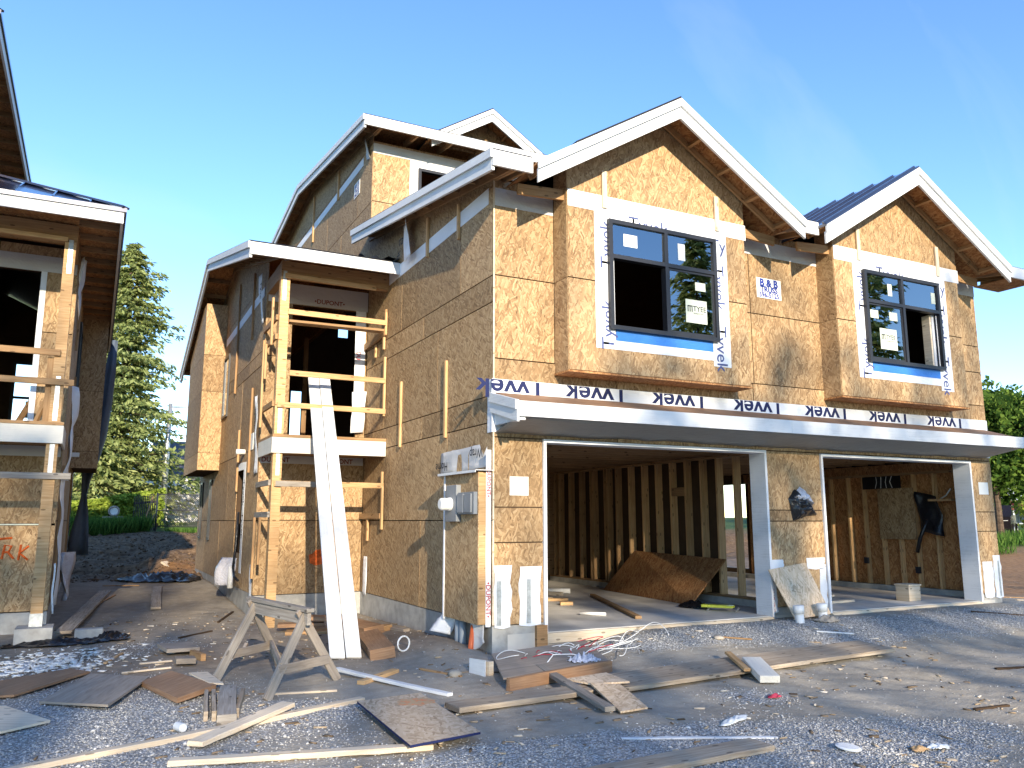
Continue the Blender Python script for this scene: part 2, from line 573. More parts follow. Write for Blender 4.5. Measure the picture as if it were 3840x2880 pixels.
def board(name, p0, p1, w, t, mat, parent=None, up=(0, 0, 1), bev=0.0, roll=0.0, **kw):
    """length p0->p1, width w across, thickness t along up"""
    a, b = Vector(p0), Vector(p1)
    M = frame_m((a + b) / 2, b - a, up)
    if roll:
        M = M @ Matrix.Rotation(roll, 4, 'X')
    return link(name, box_mesh((b - a).length, w, t, bev), mat, parent, M, **kw)


def prism_mesh(name, poly, axis, a0, a1):
    """poly: 2D points; axis 'x': (y,z), 'y': (x,z), 'z': (x,y)"""
    def P(p, a):
        return {'x': (a, p[0], p[1]), 'y': (p[0], a, p[1]), 'z': (p[0], p[1], a)}[axis]
    n = len(poly)
    v = [P(p, a0) for p in poly] + [P(p, a1) for p in poly]
    f = [tuple(range(n))[::-1], tuple(range(n, 2 * n))] + [(i, (i + 1) % n, n + (i + 1) % n, n + i) for i in range(n)]
    me = bpy.data.meshes.new(name)
    me.from_pydata(v, [], f)
    bm = bmesh.new()
    bm.from_mesh(me)
    bmesh.ops.recalc_face_normals(bm, faces=bm.faces[:])
    bm.to_mesh(me)
    bm.free()
    uvbox(me)
    return me


def prism(name, poly, axis, a0, a1, mat, parent=None, **kw):
    c = np.mean(np.array(poly), 0)
    mid = (a0 + a1) / 2
    org = {'x': (mid, c[0], c[1]), 'y': (c[0], mid, c[1]), 'z': (c[0], c[1], mid)}[axis]
    me = prism_mesh(name, [(p[0] - c[0], p[1] - c[1]) for p in poly], axis, a0 - mid, a1 - mid)
    return link(name, me, mat, parent, Matrix.Translation(org), **kw)


def cells(u0, u1, v0, v1, holes):
    us = sorted({u0, u1, *[min(max(h[0], u0), u1) for h in holes], *[min(max(h[1], u0), u1) for h in holes]})
    vss = sorted({v0, v1, *[min(max(h[2], v0), v1) for h in holes], *[min(max(h[3], v0), v1) for h in holes]})
    out = []
    for a, b in zip(us, us[1:]):
        for c, d in zip(vss, vss[1:]):
            mu, mv = (a + b) / 2, (c + d) / 2
            if b - a < 1e-4 or d - c < 1e-4:
                continue
            if any(h[0] < mu < h[1] and h[2] < mv < h[3] for h in holes):
                continue
            out.append((a, b, c, d))
    return out


def slabwall(name, axis, p0, p1, u0, u1, v0, v1, holes, mat, parent, **kw):
    """rectangular sheet with holes; axis 'y': u is x, 'x': u is y; p0..p1 its thickness range"""
    vs_, fs = [], []
    cs = cells(u0, u1, v0, v1, holes)
    if not cs:
        return None
    uc, vc, pc = (u0 + u1) / 2, (v0 + v1) / 2, (p0 + p1) / 2
    q0, q1 = p0 - pc, p1 - pc
    for a, b, c, d in cs:
        k = len(vs_)
        a, b, c, d = a - uc, b - uc, c - vc, d - vc
        if axis == 'y':
            vs_ += [(a, q0, c), (b, q0, c), (b, q1, c), (a, q1, c), (a, q0, d), (b, q0, d), (b, q1, d), (a, q1, d)]
        else:
            vs_ += [(q1, a, c), (q1, b, c), (q0, b, c), (q0, a, c), (q1, a, d), (q1, b, d), (q0, b, d), (q0, a, d)]
        fs += [(k, k + 3, k + 2, k + 1), (k + 4, k + 5, k + 6, k + 7), (k, k + 1, k + 5, k + 4), (k + 1, k + 2, k + 6, k + 5), (k + 2, k + 3, k + 7, k + 6), (k + 3, k, k + 4, k + 7)]
    if axis == 'x':
        fs = [f[::-1] for f in fs] if False else fs
    M = Matrix.Translation((uc, pc, vc)) if axis == 'y' else Matrix.Translation((pc, uc, vc))
    me = mk_mesh(name, vs_, fs)
    return link(name, me, mat, parent, M, **kw)


def osb_wall(house, wname, axis, out, sign, rows, holes, mat=None, ujoint=2.44, back=(None,)):
    """rows: list of (z0,z1,u0,u1[,offset]); out = outer face coordinate; sign = outward direction.
    Makes a wall part (dark framing behind) with every sheathing sheet as its child."""
    mat = mat or OSB
    umin = min(r[2] for r in rows)
    umax = max(r[3] for r in rows)
    zmin = min(r[0] for r in rows)
    zmax = max(r[1] for r in rows)
    a, b = out - sign * 0.020, out - sign * 0.10
    blocks = list(holes)
    wall = slabwall(wname, axis, min(a, b), max(a, b), umin + 0.02, umax - 0.02, zmin + 0.01, zmax - 0.01, blocks, BACK, house)
    g = 0.0075
    for r in rows:
        z0, z1, u0, u1 = r[:4]
        off = r[4] if len(r) > 4 else 0.0
        cuts = [u0]
        if ujoint:
            x = u0 + ujoint - off
            while x < u1 - 0.35:
                if x > u0 + 0.3:
                    cuts.append(x)
                x += ujoint
        cuts.append(u1)
        for c0, c1 in zip(cuts, cuts[1:]):
            jj = random.uniform(-0.0015, 0.0015)
            o0, o1 = out + jj, out - sign * 0.012 + jj
            slabwall("sheathing_panel", axis, min(o0, o1), max(o0, o1), c0 + g, c1 - g, z0 + g, z1 - g, holes, mat, wall)
    return wall


def tube_mesh(name, pts, r, sides=6, closed=False):
    pts = [Vector(p) for p in pts]
    rs = r if isinstance(r, (list, tuple)) else [r] * len(pts)
    v, f = [], []
    prev = None
    for i, p in enumerate(pts):
        d = (pts[min(i + 1, len(pts) - 1)] - pts[max(i - 1, 0)])
        if d.length < 1e-6:
            d = Vector((0, 0, 1))
        d.normalize()
        a = prev if prev is not None else (Vector((0, 0, 1)) if abs(d.z) < 0.9 else Vector((1, 0, 0)))
        s = d.cross(a)
        if s.length < 1e-5:
            s = d.cross(Vector((0.3, 0.9, 0.2)))
        s.normalize()
        t = s.cross(d)
        prev = t
        for k in range(sides):
            an = 2 * math.pi * k / sides
            v.append(p + (s * math.cos(an) + t * math.sin(an)) * rs[i])
    n = len(pts)
    for i in range(n - 1):
        for k in range(sides):
            f.append((i * sides + k, i * sides + (k + 1) % sides, (i + 1) * sides + (k + 1) % sides, (i + 1) * sides + k))
    if closed:
        for k in range(sides):
            f.append(((n - 1) * sides + k, (n - 1) * sides + (k + 1) % sides, (k + 1) % sides, k))
    else:
        f.append(tuple(range(sides))[::-1])
        f.append(tuple((n - 1) * sides + k for k in range(sides)))
    return mk_mesh(name, v, f, smooth=False)


def tube(name, pts, r, mat, parent=None, sides=6, closed=False, smooth=True, **kw):
    c = Vector((0, 0, 0))
    for p in pts:
        c += Vector(p)
    c /= len(pts)
    me = tube_mesh(name, [Vector(p) - c for p in pts], r, sides, closed)
    if smooth and sides > 4:
        me.polygons.foreach_set("use_smooth", [len(p.vertices) == 4 for p in me.polygons])
    return link(name, me, mat, parent, Matrix.Translation(c), **kw)


def lathe(name, prof, loc, mat, parent=None, sides=16, axis=(0, 0, 1), **kw):
    """prof: [(r, h)...] along axis from loc"""
    v, f = [], []
    for r, h in prof:
        for k in range(sides):
            a = 2 * math.pi * k / sides
            v.append((h, r * math.cos(a), r * math.sin(a)))
    n = len(prof)
    for i in range(n - 1):
        for k in range(sides):
            f.append((i * sides + k, i * sides + (k + 1) % sides, (i + 1) * sides + (k + 1) % sides, (i + 1) * sides + k))
    f.append(tuple(range(sides))[::-1])
    f.append(tuple((n - 1) * sides + k for k in range(sides)))
    me = mk_mesh(name, v, f)
    bm = bmesh.new(); bm.from_mesh(me); bmesh.ops.recalc_face_normals(bm, faces=bm.faces[:]); bm.to_mesh(me); bm.free()
    return link(name, me, mat, parent, frame_m(loc, axis, (0, 0, 1) if abs(Vector(axis).normalized().z) < 0.9 else (1, 0, 0)), **kw)


_TXT = {}


def text(name, body, size, org, mat, parent, face='y-', rot=0.0, bold=0.006, align='LEFT', sx=1.0, clip=None, **kw):
    """flat lettering lying on a wall; face: y- (looks towards -Y), x- or x+"""
    k = (body, size, bold, align, clip)
    if k not in _TXT:
        cu = bpy.data.curves.new("lettering", 'FONT')
        cu.body = body
        cu.size = size
        cu.offset = bold * size
        cu.align_x = align
        cu.resolution_u = 3
        tmp = bpy.data.objects.new("tmp", cu)
        COL.objects.link(tmp)
        dg = bpy.context.evaluated_depsgraph_get()
        me = bpy.data.meshes.new_from_object(tmp.evaluated_get(dg))
        COL.objects.unlink(tmp)
        bpy.data.objects.remove(tmp)
        bpy.data.curves.remove(cu)
        me.name = "lettering"
        if clip is not None:      # the strip's edge cuts the print
            bm = bmesh.new()
            bm.from_mesh(me)
            bmesh.ops.bisect_plane(bm, geom=bm.verts[:] + bm.edges[:] + bm.faces[:], plane_co=(0, clip, 0), plane_no=(0, 1, 0), clear_inner=True)
            bm.to_mesh(me)
            bm.free()
        if not me.uv_layers:
            uvbox(me)
        _TXT[k] = me
    me = _TXT[k]
    B = {'y-': Matrix(((1, 0, 0, 0), (0, 0, -1, 0), (0, 1, 0, 0), (0, 0, 0, 1))),
         'x-': Matrix(((0, 0, -1, 0), (-1, 0, 0, 0), (0, 1, 0, 0), (0, 0, 0, 1))),
         'x+': Matrix(((0, 0, 1, 0), (1, 0, 0, 0), (0, 1, 0, 0), (0, 0, 0, 1)))}[face]
    M = Matrix.Translation(org) @ B @ Matrix.Rotation(rot, 4, 'Z') @ Matrix.Diagonal((sx, 1, 1, 1))
    return link(name, me, mat, parent, M, **kw)


# ------------------------------------------------------------------ ground
def _h(ix, iy, s):
    n = (ix.astype(np.int64) * 374761393 + iy.astype(np.int64) * 668265263 + s * 1274126177) & 0x7fffffff
    n = (n ^ (n >> 13)) * 1274126177 & 0x7fffffff
    return ((n ^ (n >> 16)) & 0xffff) / 65535.0


def vnoise(x, y, s=0):
    x = np.asarray(x, float)
    y = np.asarray(y, float)
    ix, iy = np.floor(x), np.floor(y)
    fx, fy = x - ix, y - iy
    fx = fx * fx * (3 - 2 * fx)
    fy = fy * fy * (3 - 2 * fy)
    a, b = _h(ix, iy, s), _h(ix + 1, iy, s)
    c, d = _h(ix, iy + 1, s), _h(ix + 1, iy + 1, s)
    return (a * (1 - fx) + b * fx) * (1 - fy) + (c * (1 - fx) + d * fx) * fy - 0.5


def sm(a, b, t):
    t = np.clip((np.asarray(t, float) - a) / (b - a), 0, 1)
    return t * t * (3 - 2 * t)


def gz(x, y, fine=True):
    x = np.asarray(x, float)
    y = np.asarray(y, float)
    z = np.full(np.broadcast(x, y).shape, -0.27)
    z = z + 0.215 * sm(6.4, 8.75, y) * sm(4.7, 6.6, x) * (1 - sm(14.2, 18, x))
    z = z + 0.05 * np.exp(-((x - 9.2) ** 2 / 1.2 + (y - 8.4) ** 2 / 0.4))
    z = z + 0.27 * sm(13.5, 21, y) * (1 - sm(24, 34, y)) + 1.13 * sm(24, 34, y) + 0.7 * sm(36, 60, y)
    z = z + 0.55 * sm(16, 40, x) * (1 - sm(24, 34, y))
    z = z + 0.33 * np.exp(-((x - 2.4) ** 2 / 1.6 + (y - 24.2) ** 2 / 1.2)) - 0.25 * np.exp(-((x - 0.6) ** 2 / 2 + (y - 24.0) ** 2 / 2))
    z = z + 0.15 * np.exp(-((x - 3.9) ** 2 / 0.3 + (y - 9.7) ** 2 / 1.6)) + 0.06 * np.exp(-((x - 4.1) ** 2 / 0.2 + (y - 12) ** 2 / 3))
    if fine:
        amp = 0.5 + 0.6 * sm(20, 23, y)
        rough = sm(20.5, 23, y) * (1 - 0.75 * sm(28, 33, y)) * (1 - sm(34, 38, y))
        z = z + rough * (0.22 * vnoise(x * 0.55, y * 0.7, 5) + 0.3 * vnoise(x * 1.1, y * 1.9, 6) + 0.2 * vnoise(x * 2.6, y * 3.1, 7))
        z = z + amp * (0.055 * vnoise(x * 0.7, y * 0.7, 1) + 0.035 * vnoise(x * 2.1, y * 2.1, 2) + 0.02 * vnoise(x * 5.3, y * 5.3, 3) + 0.011 * vnoise(x * 13, y * 13, 4))
        # drag marks and tyre streaks running diagonally over the right foreground
        st = sm(4.8, 6.5, x) * (1 - sm(6.6, 8.0, y))
        al, ac = x * 0.62 - y * 0.78, x * 0.78 + y * 0.62
        z = z + st * (0.035 * vnoise(al * 0.7, ac * 5.5, 8) + 0.022 * vnoise(al * 1.5, ac * 14, 9))
        # wheel ruts running across the front
        z = z - 0.018 * np.exp(-((y - 5.1 + 0.25 * x * 0.5 - 1.6) ** 2) / 0.03) * sm(3, 5, x)
    inside = (x > 4.33) & (x < 14.05) & (y > 8.98) & (y < 24)
    inside |= (x > 2.5) & (x < 5) & (y > 14.4) & (y < 23)
    return np.where(inside, np.minimum(z, -0.4), z)


def G(x, y):
    return float(gz(np.array([x]), np.array([y]))[0])


def gravel_mask(x, y):
    def e(cx, cy, rx, ry, a=1.0):
        return a * np.exp(-(((x - cx) / rx) ** 2 + ((y - cy) / ry) ** 2))
    m = e(-0.1, 6.6, 1.6, 1.6) + e(0.5, 8.6, 0.9, 1.1, 0.8) + e(1.9, 7.3, 0.6, 0.45, 0.7) + e(3.3, 5.2, 1.4, 0.75) + e(5.2, 4.5, 1.6, 0.7)
    m = m + e(7.0, 8.3, 2.2, 0.55) + e(9.0, 7.9, 1.3, 0.6) + e(12.8, 8.0, 2.6, 0.7) + e(0.9, 12.0, 0.8, 0.9, 0.6) + e(5.6, 6.0, 0.8, 0.5, 0.8) + e(-1.2, 9.5, 1.2, 2.0, 0.6) + e(4.4, 8.2, 0.35, 0.5, 0.8) + e(2.0, 4.2, 3, 0.9) + e(17, 7.2, 2.5, 1.6, .7)
    m = m - e(3.75, 5.95, 0.9, 0.35, 1.0) - e(7.6, 5.4, 1.8, 0.9, 0.6) + 0.35 * vnoise(x * 1.1, y * 1.1, 11) + 0.25 * vnoise(x * 3, y * 3, 12)
    return np.clip(m, 0, 1)


def axis_grid(lo, hi, step, far, growth=1.25):
    core = list(np.arange(lo, hi + 1e-6, step))
    s, v, right = step, hi, []
    while v < far:
        s *= growth
        v += s
        right.append(v)
    s, v, left = step, lo, []
    while v > -far:
        s *= growth
        v -= s
        left.append(v)
    return np.array(left[::-1] + core + right)


def build_ground():
    xs = axis_grid(-2.5, 16.5, 0.07, 900)
    ys = axis_grid(2.6, 16.0, 0.07, 16.01)
    ys = ys[(ys >= 2.5) & (ys < 16.0)]
    far = axis_grid(16.0, 37.0, 0.16, 900)
    near = axis_grid(2.6, 16.0, 0.07, 900)
    ys = np.concatenate([near[near < 2.5], ys, far[far >= 16.0]])
    X, Y = np.meshgrid(xs, ys)
    Z = gz(X, Y)
    nx, ny = len(xs), len(ys)
    co = np.stack([X.ravel(), Y.ravel(), Z.ravel()], 1)
    i = np.arange(nx * ny).reshape(ny, nx)
    q = np.stack([i[:-1, :-1], i[:-1, 1:], i[1:, 1:], i[1:, :-1]], -1).reshape(-1, 4)
    me = bpy.data.meshes.new("ground")
    me.vertices.add(len(co))
    me.vertices.foreach_set("co", co.ravel())
    me.loops.add(q.size)
    me.loops.foreach_set("vertex_index", q.ravel().astype(np.int32))
    me.polygons.add(len(q))
    me.polygons.foreach_set("loop_start", np.arange(0, q.size, 4, dtype=np.int32))
    me.polygons.foreach_set("use_smooth", np.ones(len(q), dtype=bool))
    me.update()
    me.validate()
    x, y = co[:, 0], co[:, 1]
    gm = gravel_mask(x, y)
    gr = np.clip(sm(33, 37, y + 1.5 * vnoise(x * 0.6, y * 0.6, 31)) + sm(27, 34, x) * (1 - sm(16, 19, -y + 36)) + sm(15, 30, -y) * 0.6 + sm(60, 90, np.abs(x)), 0, 1)
    cl = np.clip(1.3 * np.exp(-(((x - 2.3) / 1.1) ** 2 + ((y - 23.6) / 1.4) ** 2)) + 0.9 * sm(15.5, 18, x) * sm(9.5, 11.5, y) * (1 - sm(17, 24, y)), 0, 1)
    so = np.clip(sm(19.5, 22.5, y + vnoise(x * 0.9, y * 0.9, 33)) * (1 - sm(60, 90, np.abs(x))) + 0.55 * sm(8.5, 10.5, y) * (1 - sm(14.0, 15, x)) * (1 - sm(10.0, 12.5, y) * 0.6), 0, 1)
    for nm, arr in (("gravel", gm), ("grassy", gr), ("clay", cl), ("soil", so)):
        at = me.attributes.new(nm, 'FLOAT', 'POINT')
        at.data.foreach_set("value", arr.astype(np.float32))
    link("ground", me, GROUND, kind="structure")


build_ground()


def scatter_mesh(name, P, S, base_v, base_f, squash=(1, 1, 0.7), seed=3):
    """many small closed solids in one mesh, randomly turned and scaled (numpy)"""
    rng = np.random.default_rng(seed)
    n = len(P)
    bv = np.array(base_v, float)
    k = len(bv)
    a = rng.uniform(0, 2 * np.pi, n)
    b = rng.uniform(-0.5, 0.5, n)
    sc = S[:, None] * (np.array(squash)[None, :] * rng.uniform(0.7, 1.35, (n, 3)))
    v = bv[None] * sc[:, None, :] * rng.uniform(0.8, 1.2, (n, k, 1))
    cb, sb = np.cos(b)[:, None], np.sin(b)[:, None]
    y = v[..., 1] * cb - v[..., 2] * sb
    z = v[..., 1] * sb + v[..., 2] * cb
    ca, sa = np.cos(a)[:, None], np.sin(a)[:, None]
    x = v[..., 0] * ca - y * sa
    y = v[..., 0] * sa + y * ca
    co = np.stack([x, y, z], -1) + P[:, None, :]
    f = np.array(base_f)
    fi = (f[None] + (np.arange(n) * k)[:, None, None]).reshape(-1, f.shape[1])
    return np_mesh(name, co.reshape(-1, 3), fi)


def np_mesh(name, co, f):
    me = bpy.data.meshes.new(name)
    w = f.shape[1]
    me.vertices.add(len(co))
    me.vertices.foreach_set("co", np.ascontiguousarray(co, dtype=np.float32).ravel())
    me.loops.add(f.size)
    me.loops.foreach_set("vertex_index", np.ascontiguousarray(f, dtype=np.int32).ravel())
    me.polygons.add(len(f))
    me.polygons.foreach_set("loop_start", np.arange(0, f.size, w, dtype=np.int32))
    me.update()
    return me


OCT_V = [(1, 0, 0), (-1, 0, 0), (0, 1, 0), (0, -1, 0), (0, 0, 1), (0, 0, -1)]
OCT_F = [(0, 2, 4), (2, 1, 4), (1, 3, 4), (3, 0, 4), (2, 0, 5), (1, 2, 5), (3, 1, 5), (0, 3, 5)]
CUBE_V = [(-1, -1, -1), (1, -1, -1), (1, 1, -1), (-1, 1, -1), (-1, -1, 1), (1, -1, 1), (1, 1, 1), (-1, 1, 1)]
CUBE_F = [(0, 3, 2, 1), (4, 5, 6, 7), (0, 1, 5, 4), (1, 2, 6, 5), (2, 3, 7, 6), (3, 0, 4, 7)]


def free_ground(x, y):
    inside = (x > 4.3) & (x < 14.07) & (y > 8.93)
    inside |= (x > 2.45) & (y > 14.3)
    inside |= (x < -0.45) & (y > 13.8)
    return ~inside


def build_gravel():
    rng = np.random.default_rng(21)
    N = 430000
    x = rng.uniform(-2.5, 17, N)
    y = 3.4 + (rng.uniform(0, 1, N) ** 1.5) * 12
    m = gravel_mask(x, y)
    keep = (rng.uniform(0, 1, N) < np.clip((m - 0.22) * 1.9, 0.025, 1.0) * 0.62) & free_ground(x, y)
    x, y = x[keep], y[keep]
    s = rng.uniform(0.0045, 0.0105, len(x)) * (1 + 0.9 * (rng.uniform(0, 1, len(x)) > 0.95))
    P = np.stack([x, y, gz(x, y) + s * 0.25], 1)
    me = scatter_mesh("gravel", P, s, OCT_V, OCT_F, squash=(1, 1, 0.55))
    link("gravel", me, PEB, label="loose grey crushed gravel strewn over the dirt", cat="gravel", kind="stuff")
    # wood chips, twigs and splinters
    N = 2600
    x = rng.uniform(-2, 12, N)
    y = rng.uniform(3.6, 15, N)
    k = free_ground(x, y) & (vnoise(x * 0.8, y * 0.8, 41) > -0.1)
    x, y = x[k], y[k]
    s = rng.uniform(0.006, 0.026, len(x))
    P = np.stack([x, y, gz(x, y) + 0.006], 1)
    me = scatter_mesh("wood_chips", P, s, CUBE_V, CUBE_F, squash=(1.7, 0.45, 0.2), seed=5)
    link("wood_chips", me, CHIP, label="small wood chips and splinters littering the ground", cat="debris", kind="stuff")
    # clods of dug earth beyond the houses
    N = 5200
    x = rng.uniform(-2.0, 6.5, N)
    y = rng.uniform(20.8, 34.5, N)
    k = free_ground(x, y) | (y > 23.3)
    x, y = x[k], y[k]
    s = rng.uniform(0.012, 0.04, len(x)) * (1 + 1.4 * (rng.uniform(0, 1, len(x)) > 0.96))
    P = np.stack([x, y, gz(x, y) + s * 0.2], 1)
    me = scatter_mesh("earth_clods", P, s, OCT_V, OCT_F, squash=(1, 1, 0.6), seed=8)
    link("earth_clods", me, CLOD, label="clods of dug brown earth in the gap between the houses", cat="earth", kind="stuff")
    # torn foam
    N = 380
    x = np.concatenate([rng.normal(-0.45, 0.33, N), rng.normal(-0.1, 0.4, N // 2)])
    y = np.concatenate([rng.normal(10.9, 0.35, N), rng.normal(11.2, 0.6, N // 2)])
    s = rng.uniform(0.007, 0.034, len(x))
    P = np.stack([x, y, gz(x, y) + 0.012], 1)
    me = scatter_mesh("foam_scraps", P, s, CUBE_V, CUBE_F, squash=(1.1, 0.8, 0.22), seed=6)
    link("foam_scraps", me, FOAM, label="torn white foam scraps scattered on gravel at the left", cat="debris", kind="stuff")


build_gravel()
# ------------------------------------------------------------------ roofs
def roof_yz(house, name, xl, xwall, xr, pts, top_mat, rake=True, tails=True, fas_mat=None, drop=0.21, tail_x=None, right_trim=False, look_skip=0):
    """roof whose profile in (y,z) is pts (front eave first), spanning xl..xr; left gable end trimmed"""
    fas_mat = fas_mat or TRIM
    lower = [(y, z - 0.035) for y, z in pts][::-1]
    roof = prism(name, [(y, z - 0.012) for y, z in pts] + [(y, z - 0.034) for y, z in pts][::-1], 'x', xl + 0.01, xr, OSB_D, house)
    y0, z0 = pts[0]
    cover = [(y0 - 0.03, z0 - 0.006)] + [(y, z + 0.02) for y, z in pts] + [(pts[-1][0] + 0.03, pts[-1][1])] + [(y, z - 0.0105) for y, z in pts][::-1]
    prism("roof_covering", cover, 'x', xl - 0.012, xr, top_mat, roof)
    # front fascia
    box("fascia", xl, xr, y0 - 0.035, y0, z0 - drop, z0 - 0.014, fas_mat, roof)
    ye, ze = pts[-1]
    # rake trim, two layers
    if rake:
        segs = list(zip(pts, pts[1:]))
        for i, (a, b) in enumerate(segs):
            prism("rake_board", [(a[0], a[1] - 0.10), (b[0], b[1] - 0.10), (b[0], b[1] - drop - 0.05), (a[0], a[1] - drop - 0.05)], 'x', xl - 0.002, xl + 0.036, fas_mat, roof)
            prism("rake_board", [(a[0] - (0.036 if i == 0 else 0), a[1] - 0.008), (b[0], b[1] - 0.008), (b[0], b[1] - 0.115), (a[0] - (0.036 if i == 0 else 0), a[1] - 0.115)], 'x', xl - 0.034, xl - 0.003, fas_mat, roof)
        # lookouts across the overhang
        for a, b in segs:
            L = math.hypot(b[0] - a[0], b[1] - a[1])
            n = int(L / 0.61)
            for k in range(1, n + 1):
                t = k / (n + 0.5)
                y = a[0] + (b[0] - a[0]) * t
                z = a[1] + (b[1] - a[1]) * t - 0.036 - 0.046
                board("lookout", (xl + 0.038, y, z), (xwall - 0.002, y, z), 0.038, 0.088, DARKW, roof)
            # ladder rafter beside the wall
            board("rafter", (xwall - 0.024, a[0] + 0.02, a[1] - 0.105), (xwall - 0.024, b[0] - 0.02, b[1] - 0.105), 0.038, 0.12, DARKW, roof)
    if tails:
        (ya, za), (yb, zb) = pts[0], pts[1]
        s = (zb - za) / (yb - ya)
        x = xwall + 0.3
        for x in (tail_x or [xwall + 0.02 + 0.61 * k for k in range(int((xr - xwall) / 0.61) + 1)]):
            board("rafter_tail", (x, ya + 0.01, za - 0.105), (x, ya + 0.95, za - 0.105 + 0.94 * s), 0.038, 0.13, PINE_D, roof)
    return roof


def gable_roof(house, cx, metal=False):
    """front gable over a bay: ridge runs back, rake boards face the street"""
    hw, zp, ze = 2.215, 7.03, 5.68
    yf, yb = 8.10, 14.33
    s = (zp - ze) / hw
    roof = None
    for sg in (-1, 1):
        P = lambda x, d: (cx + sg * x, zp - s * x - d)
        sl = prism("gable_roof" if roof is None else "roof_sheathing", [P(0, 0.03), P(hw, 0.03), P(hw, 0.052), P(0, 0.052)], 'y', yf + 0.04, yb, OSB_D, house if roof is None else roof)
        roof = roof or sl
        ins = 0.0 if metal else (0.55 if sg < 0 else 0.25)
        prism("roof_covering", [P(0, -0.012), P(hw + 0.02 - ins, -0.012), P(hw + 0.02 - ins, 0.028), P(0, 0.028)], 'y', yf - 0.03 + (0.02 if sg > 0 else 0), yb, METAL if metal else ROOFB, roof)
        # lower and upper rake boards
        prism("rake_board", [P(0, 0.12), P(hw, 0.12), P(hw, 0.30), P(0, 0.30)], 'y', yf, yf + 0.036, TRIM, roof)
        prism("rake_board", [P(0, 0.018), P(hw + 0.01, 0.018), P(hw + 0.01, 0.132), P(0, 0.132)], 'y', yf - 0.034, yf - 0.002, TRIM, roof)
        # ladder rafter against the wall, lookouts between it and the rake
        q0, q1 = P(0.06, 0.1), P(hw - 0.12, 0.1)
        board("rafter", (q0[0], 8.565, q0[1]), (q1[0], 8.565, q1[1]), 0.038, 0.088, PINE_D, roof)
        for k in range(4):
            x = 0.5 + 0.52 * k
            q = P(x, 0.098)
            board("lookout", (q[0], yf + 0.04, q[1]), (q[0], 8.545, q[1]), 0.038, 0.085, PINE_D, roof, up=(sg * s, 0, 1))
        # eave tail block
        q = P(hw - 0.1, 0.16)
        board("rafter_tail", (cx + sg * 1.50, 8.7, ze - 0.12), (cx + sg * (hw - 0.02), 8.7, ze - 0.16), 0.038, 0.14, PINE_D, roof)
        pass
        if metal:
            for k in range(14):
                y = yf + 0.05 + 0.4 * k
                board("standing_seam", (*[P(0.02, -0.03)[0]], y, P(0.02, -0.03)[1]), (P(hw, -0.03)[0], y, P(hw, -0.03)[1]), 0.03, 0.035, METAL, roof, up=(sg * s, 0, 1))
    return roof


def window(house, x0, x1, z0, z1, y, transom, mull, open_cell, stickers):
    """black framed four-light window; y is the wall face; open_cell = (col,row) left unglazed"""
    fw = 0.055
    w = slabwall("window", 'y', y - 0.05, y + 0.05, x0, x1, z0, z1,
                 [(x0 + fw, mull - fw / 2, z0 + fw, transom - fw / 2), (mull + fw / 2, x1 - fw, z0 + fw, transom - fw / 2),
                  (x0 + fw, mull - fw / 2, transom + fw / 2, z1 - fw), (mull + fw / 2, x1 - fw, transom + fw / 2, z1 - fw)], FRAME, house)
    colr = ((x0 + fw, mull - fw / 2), (mull + fw / 2, x1 - fw))
    rowr = ((z0 + fw, transom - fw / 2), (transom + fw / 2, z1 - fw))
    for ci in (0, 1):
        for ri in (0, 1):
            a, b = colr[ci]
            c, d = rowr[ri]
            if ri == 0 and (ci, ri) != open_cell:   # sliding sash frame
                slabwall("sash", 'y', y - 0.028, y - 0.002, a + 0.001, b - 0.001, c + 0.001, d - 0.001, [(a + 0.03, b - 0.03, c + 0.03, d - 0.03)], FRAME, w)
            if (ci, ri) == open_cell:
                continue
            box("pane", a + 0.004, b - 0.004, y - 0.018, y - 0.012, c + 0.004, d - 0.004, GLASS, w)
    for (a, b, c, d, mt) in stickers:
        box("sticker", a, b, y - 0.0215, y - 0.0192, c, d, mt, w)
    return w


# ------------------------------------------------------------------ the main house under construction
FX0, FX1, FY = 4.31, 14.06, 8.97
house = thing("house", "unfinished two-unit house sheathed in bare wood panels with two open garages", "house", (9.2, 12.0, -0.2))
EY, RX, BY = 14.35, 2.47, 23.0     # entry wall, rear-left wall, rear end

fnd = box("foundation", FX0 + 0.005, 5.0, FY + 0.004, FY + 0.26, -0.7, 0.105, CONC, house)
box("foundation", 8.76, 9.86, FY + 0.004, FY + 0.26, -0.7, 0.105, CONC, house)
box("foundation", 13.48, FX1 - 0.01, FY + 0.004, FY + 0.26, -0.7, 0.105, CONC, house)
box("foundation", FX0 + 0.006, FX0 + 0.2, FY + 0.262, EY + 0.2, -0.7, 0.105, CONC, house)
box("foundation", RX + 0.006, FX0 + 0.004, EY + 0.005, EY + 0.2, -0.7, 0.105, CONC, house)
box("foundation", RX + 0.007, RX + 0.2, EY + 0.202, BY, -0.7, 0.16, CONC, house)
box("foundation", FX1 - 0.2, FX1 - 0.008, FY + 0.262, 22, -0.7, 0.10, CONC, house)
box("garage_slab", FX0 + 0.21, FX1 - 0.21, FY + 0.002, 16.6, -0.3, -0.001, SLAB, house)
# boards along the slab edge
box("slab_form_board", 5.02, 8.74, FY - 0.045, FY - 0.004, -0.13, -0.012, PINE_L, house)
box("slab_form_board", 9.9, 13.46, FY - 0.045, FY - 0.004, -0.11, -0.012, PINE_L, house)
box("form_block", 4.89, 5.04, FY - 0.05, FY + 0.0, -0.2, 0.09, PINE_D, house)

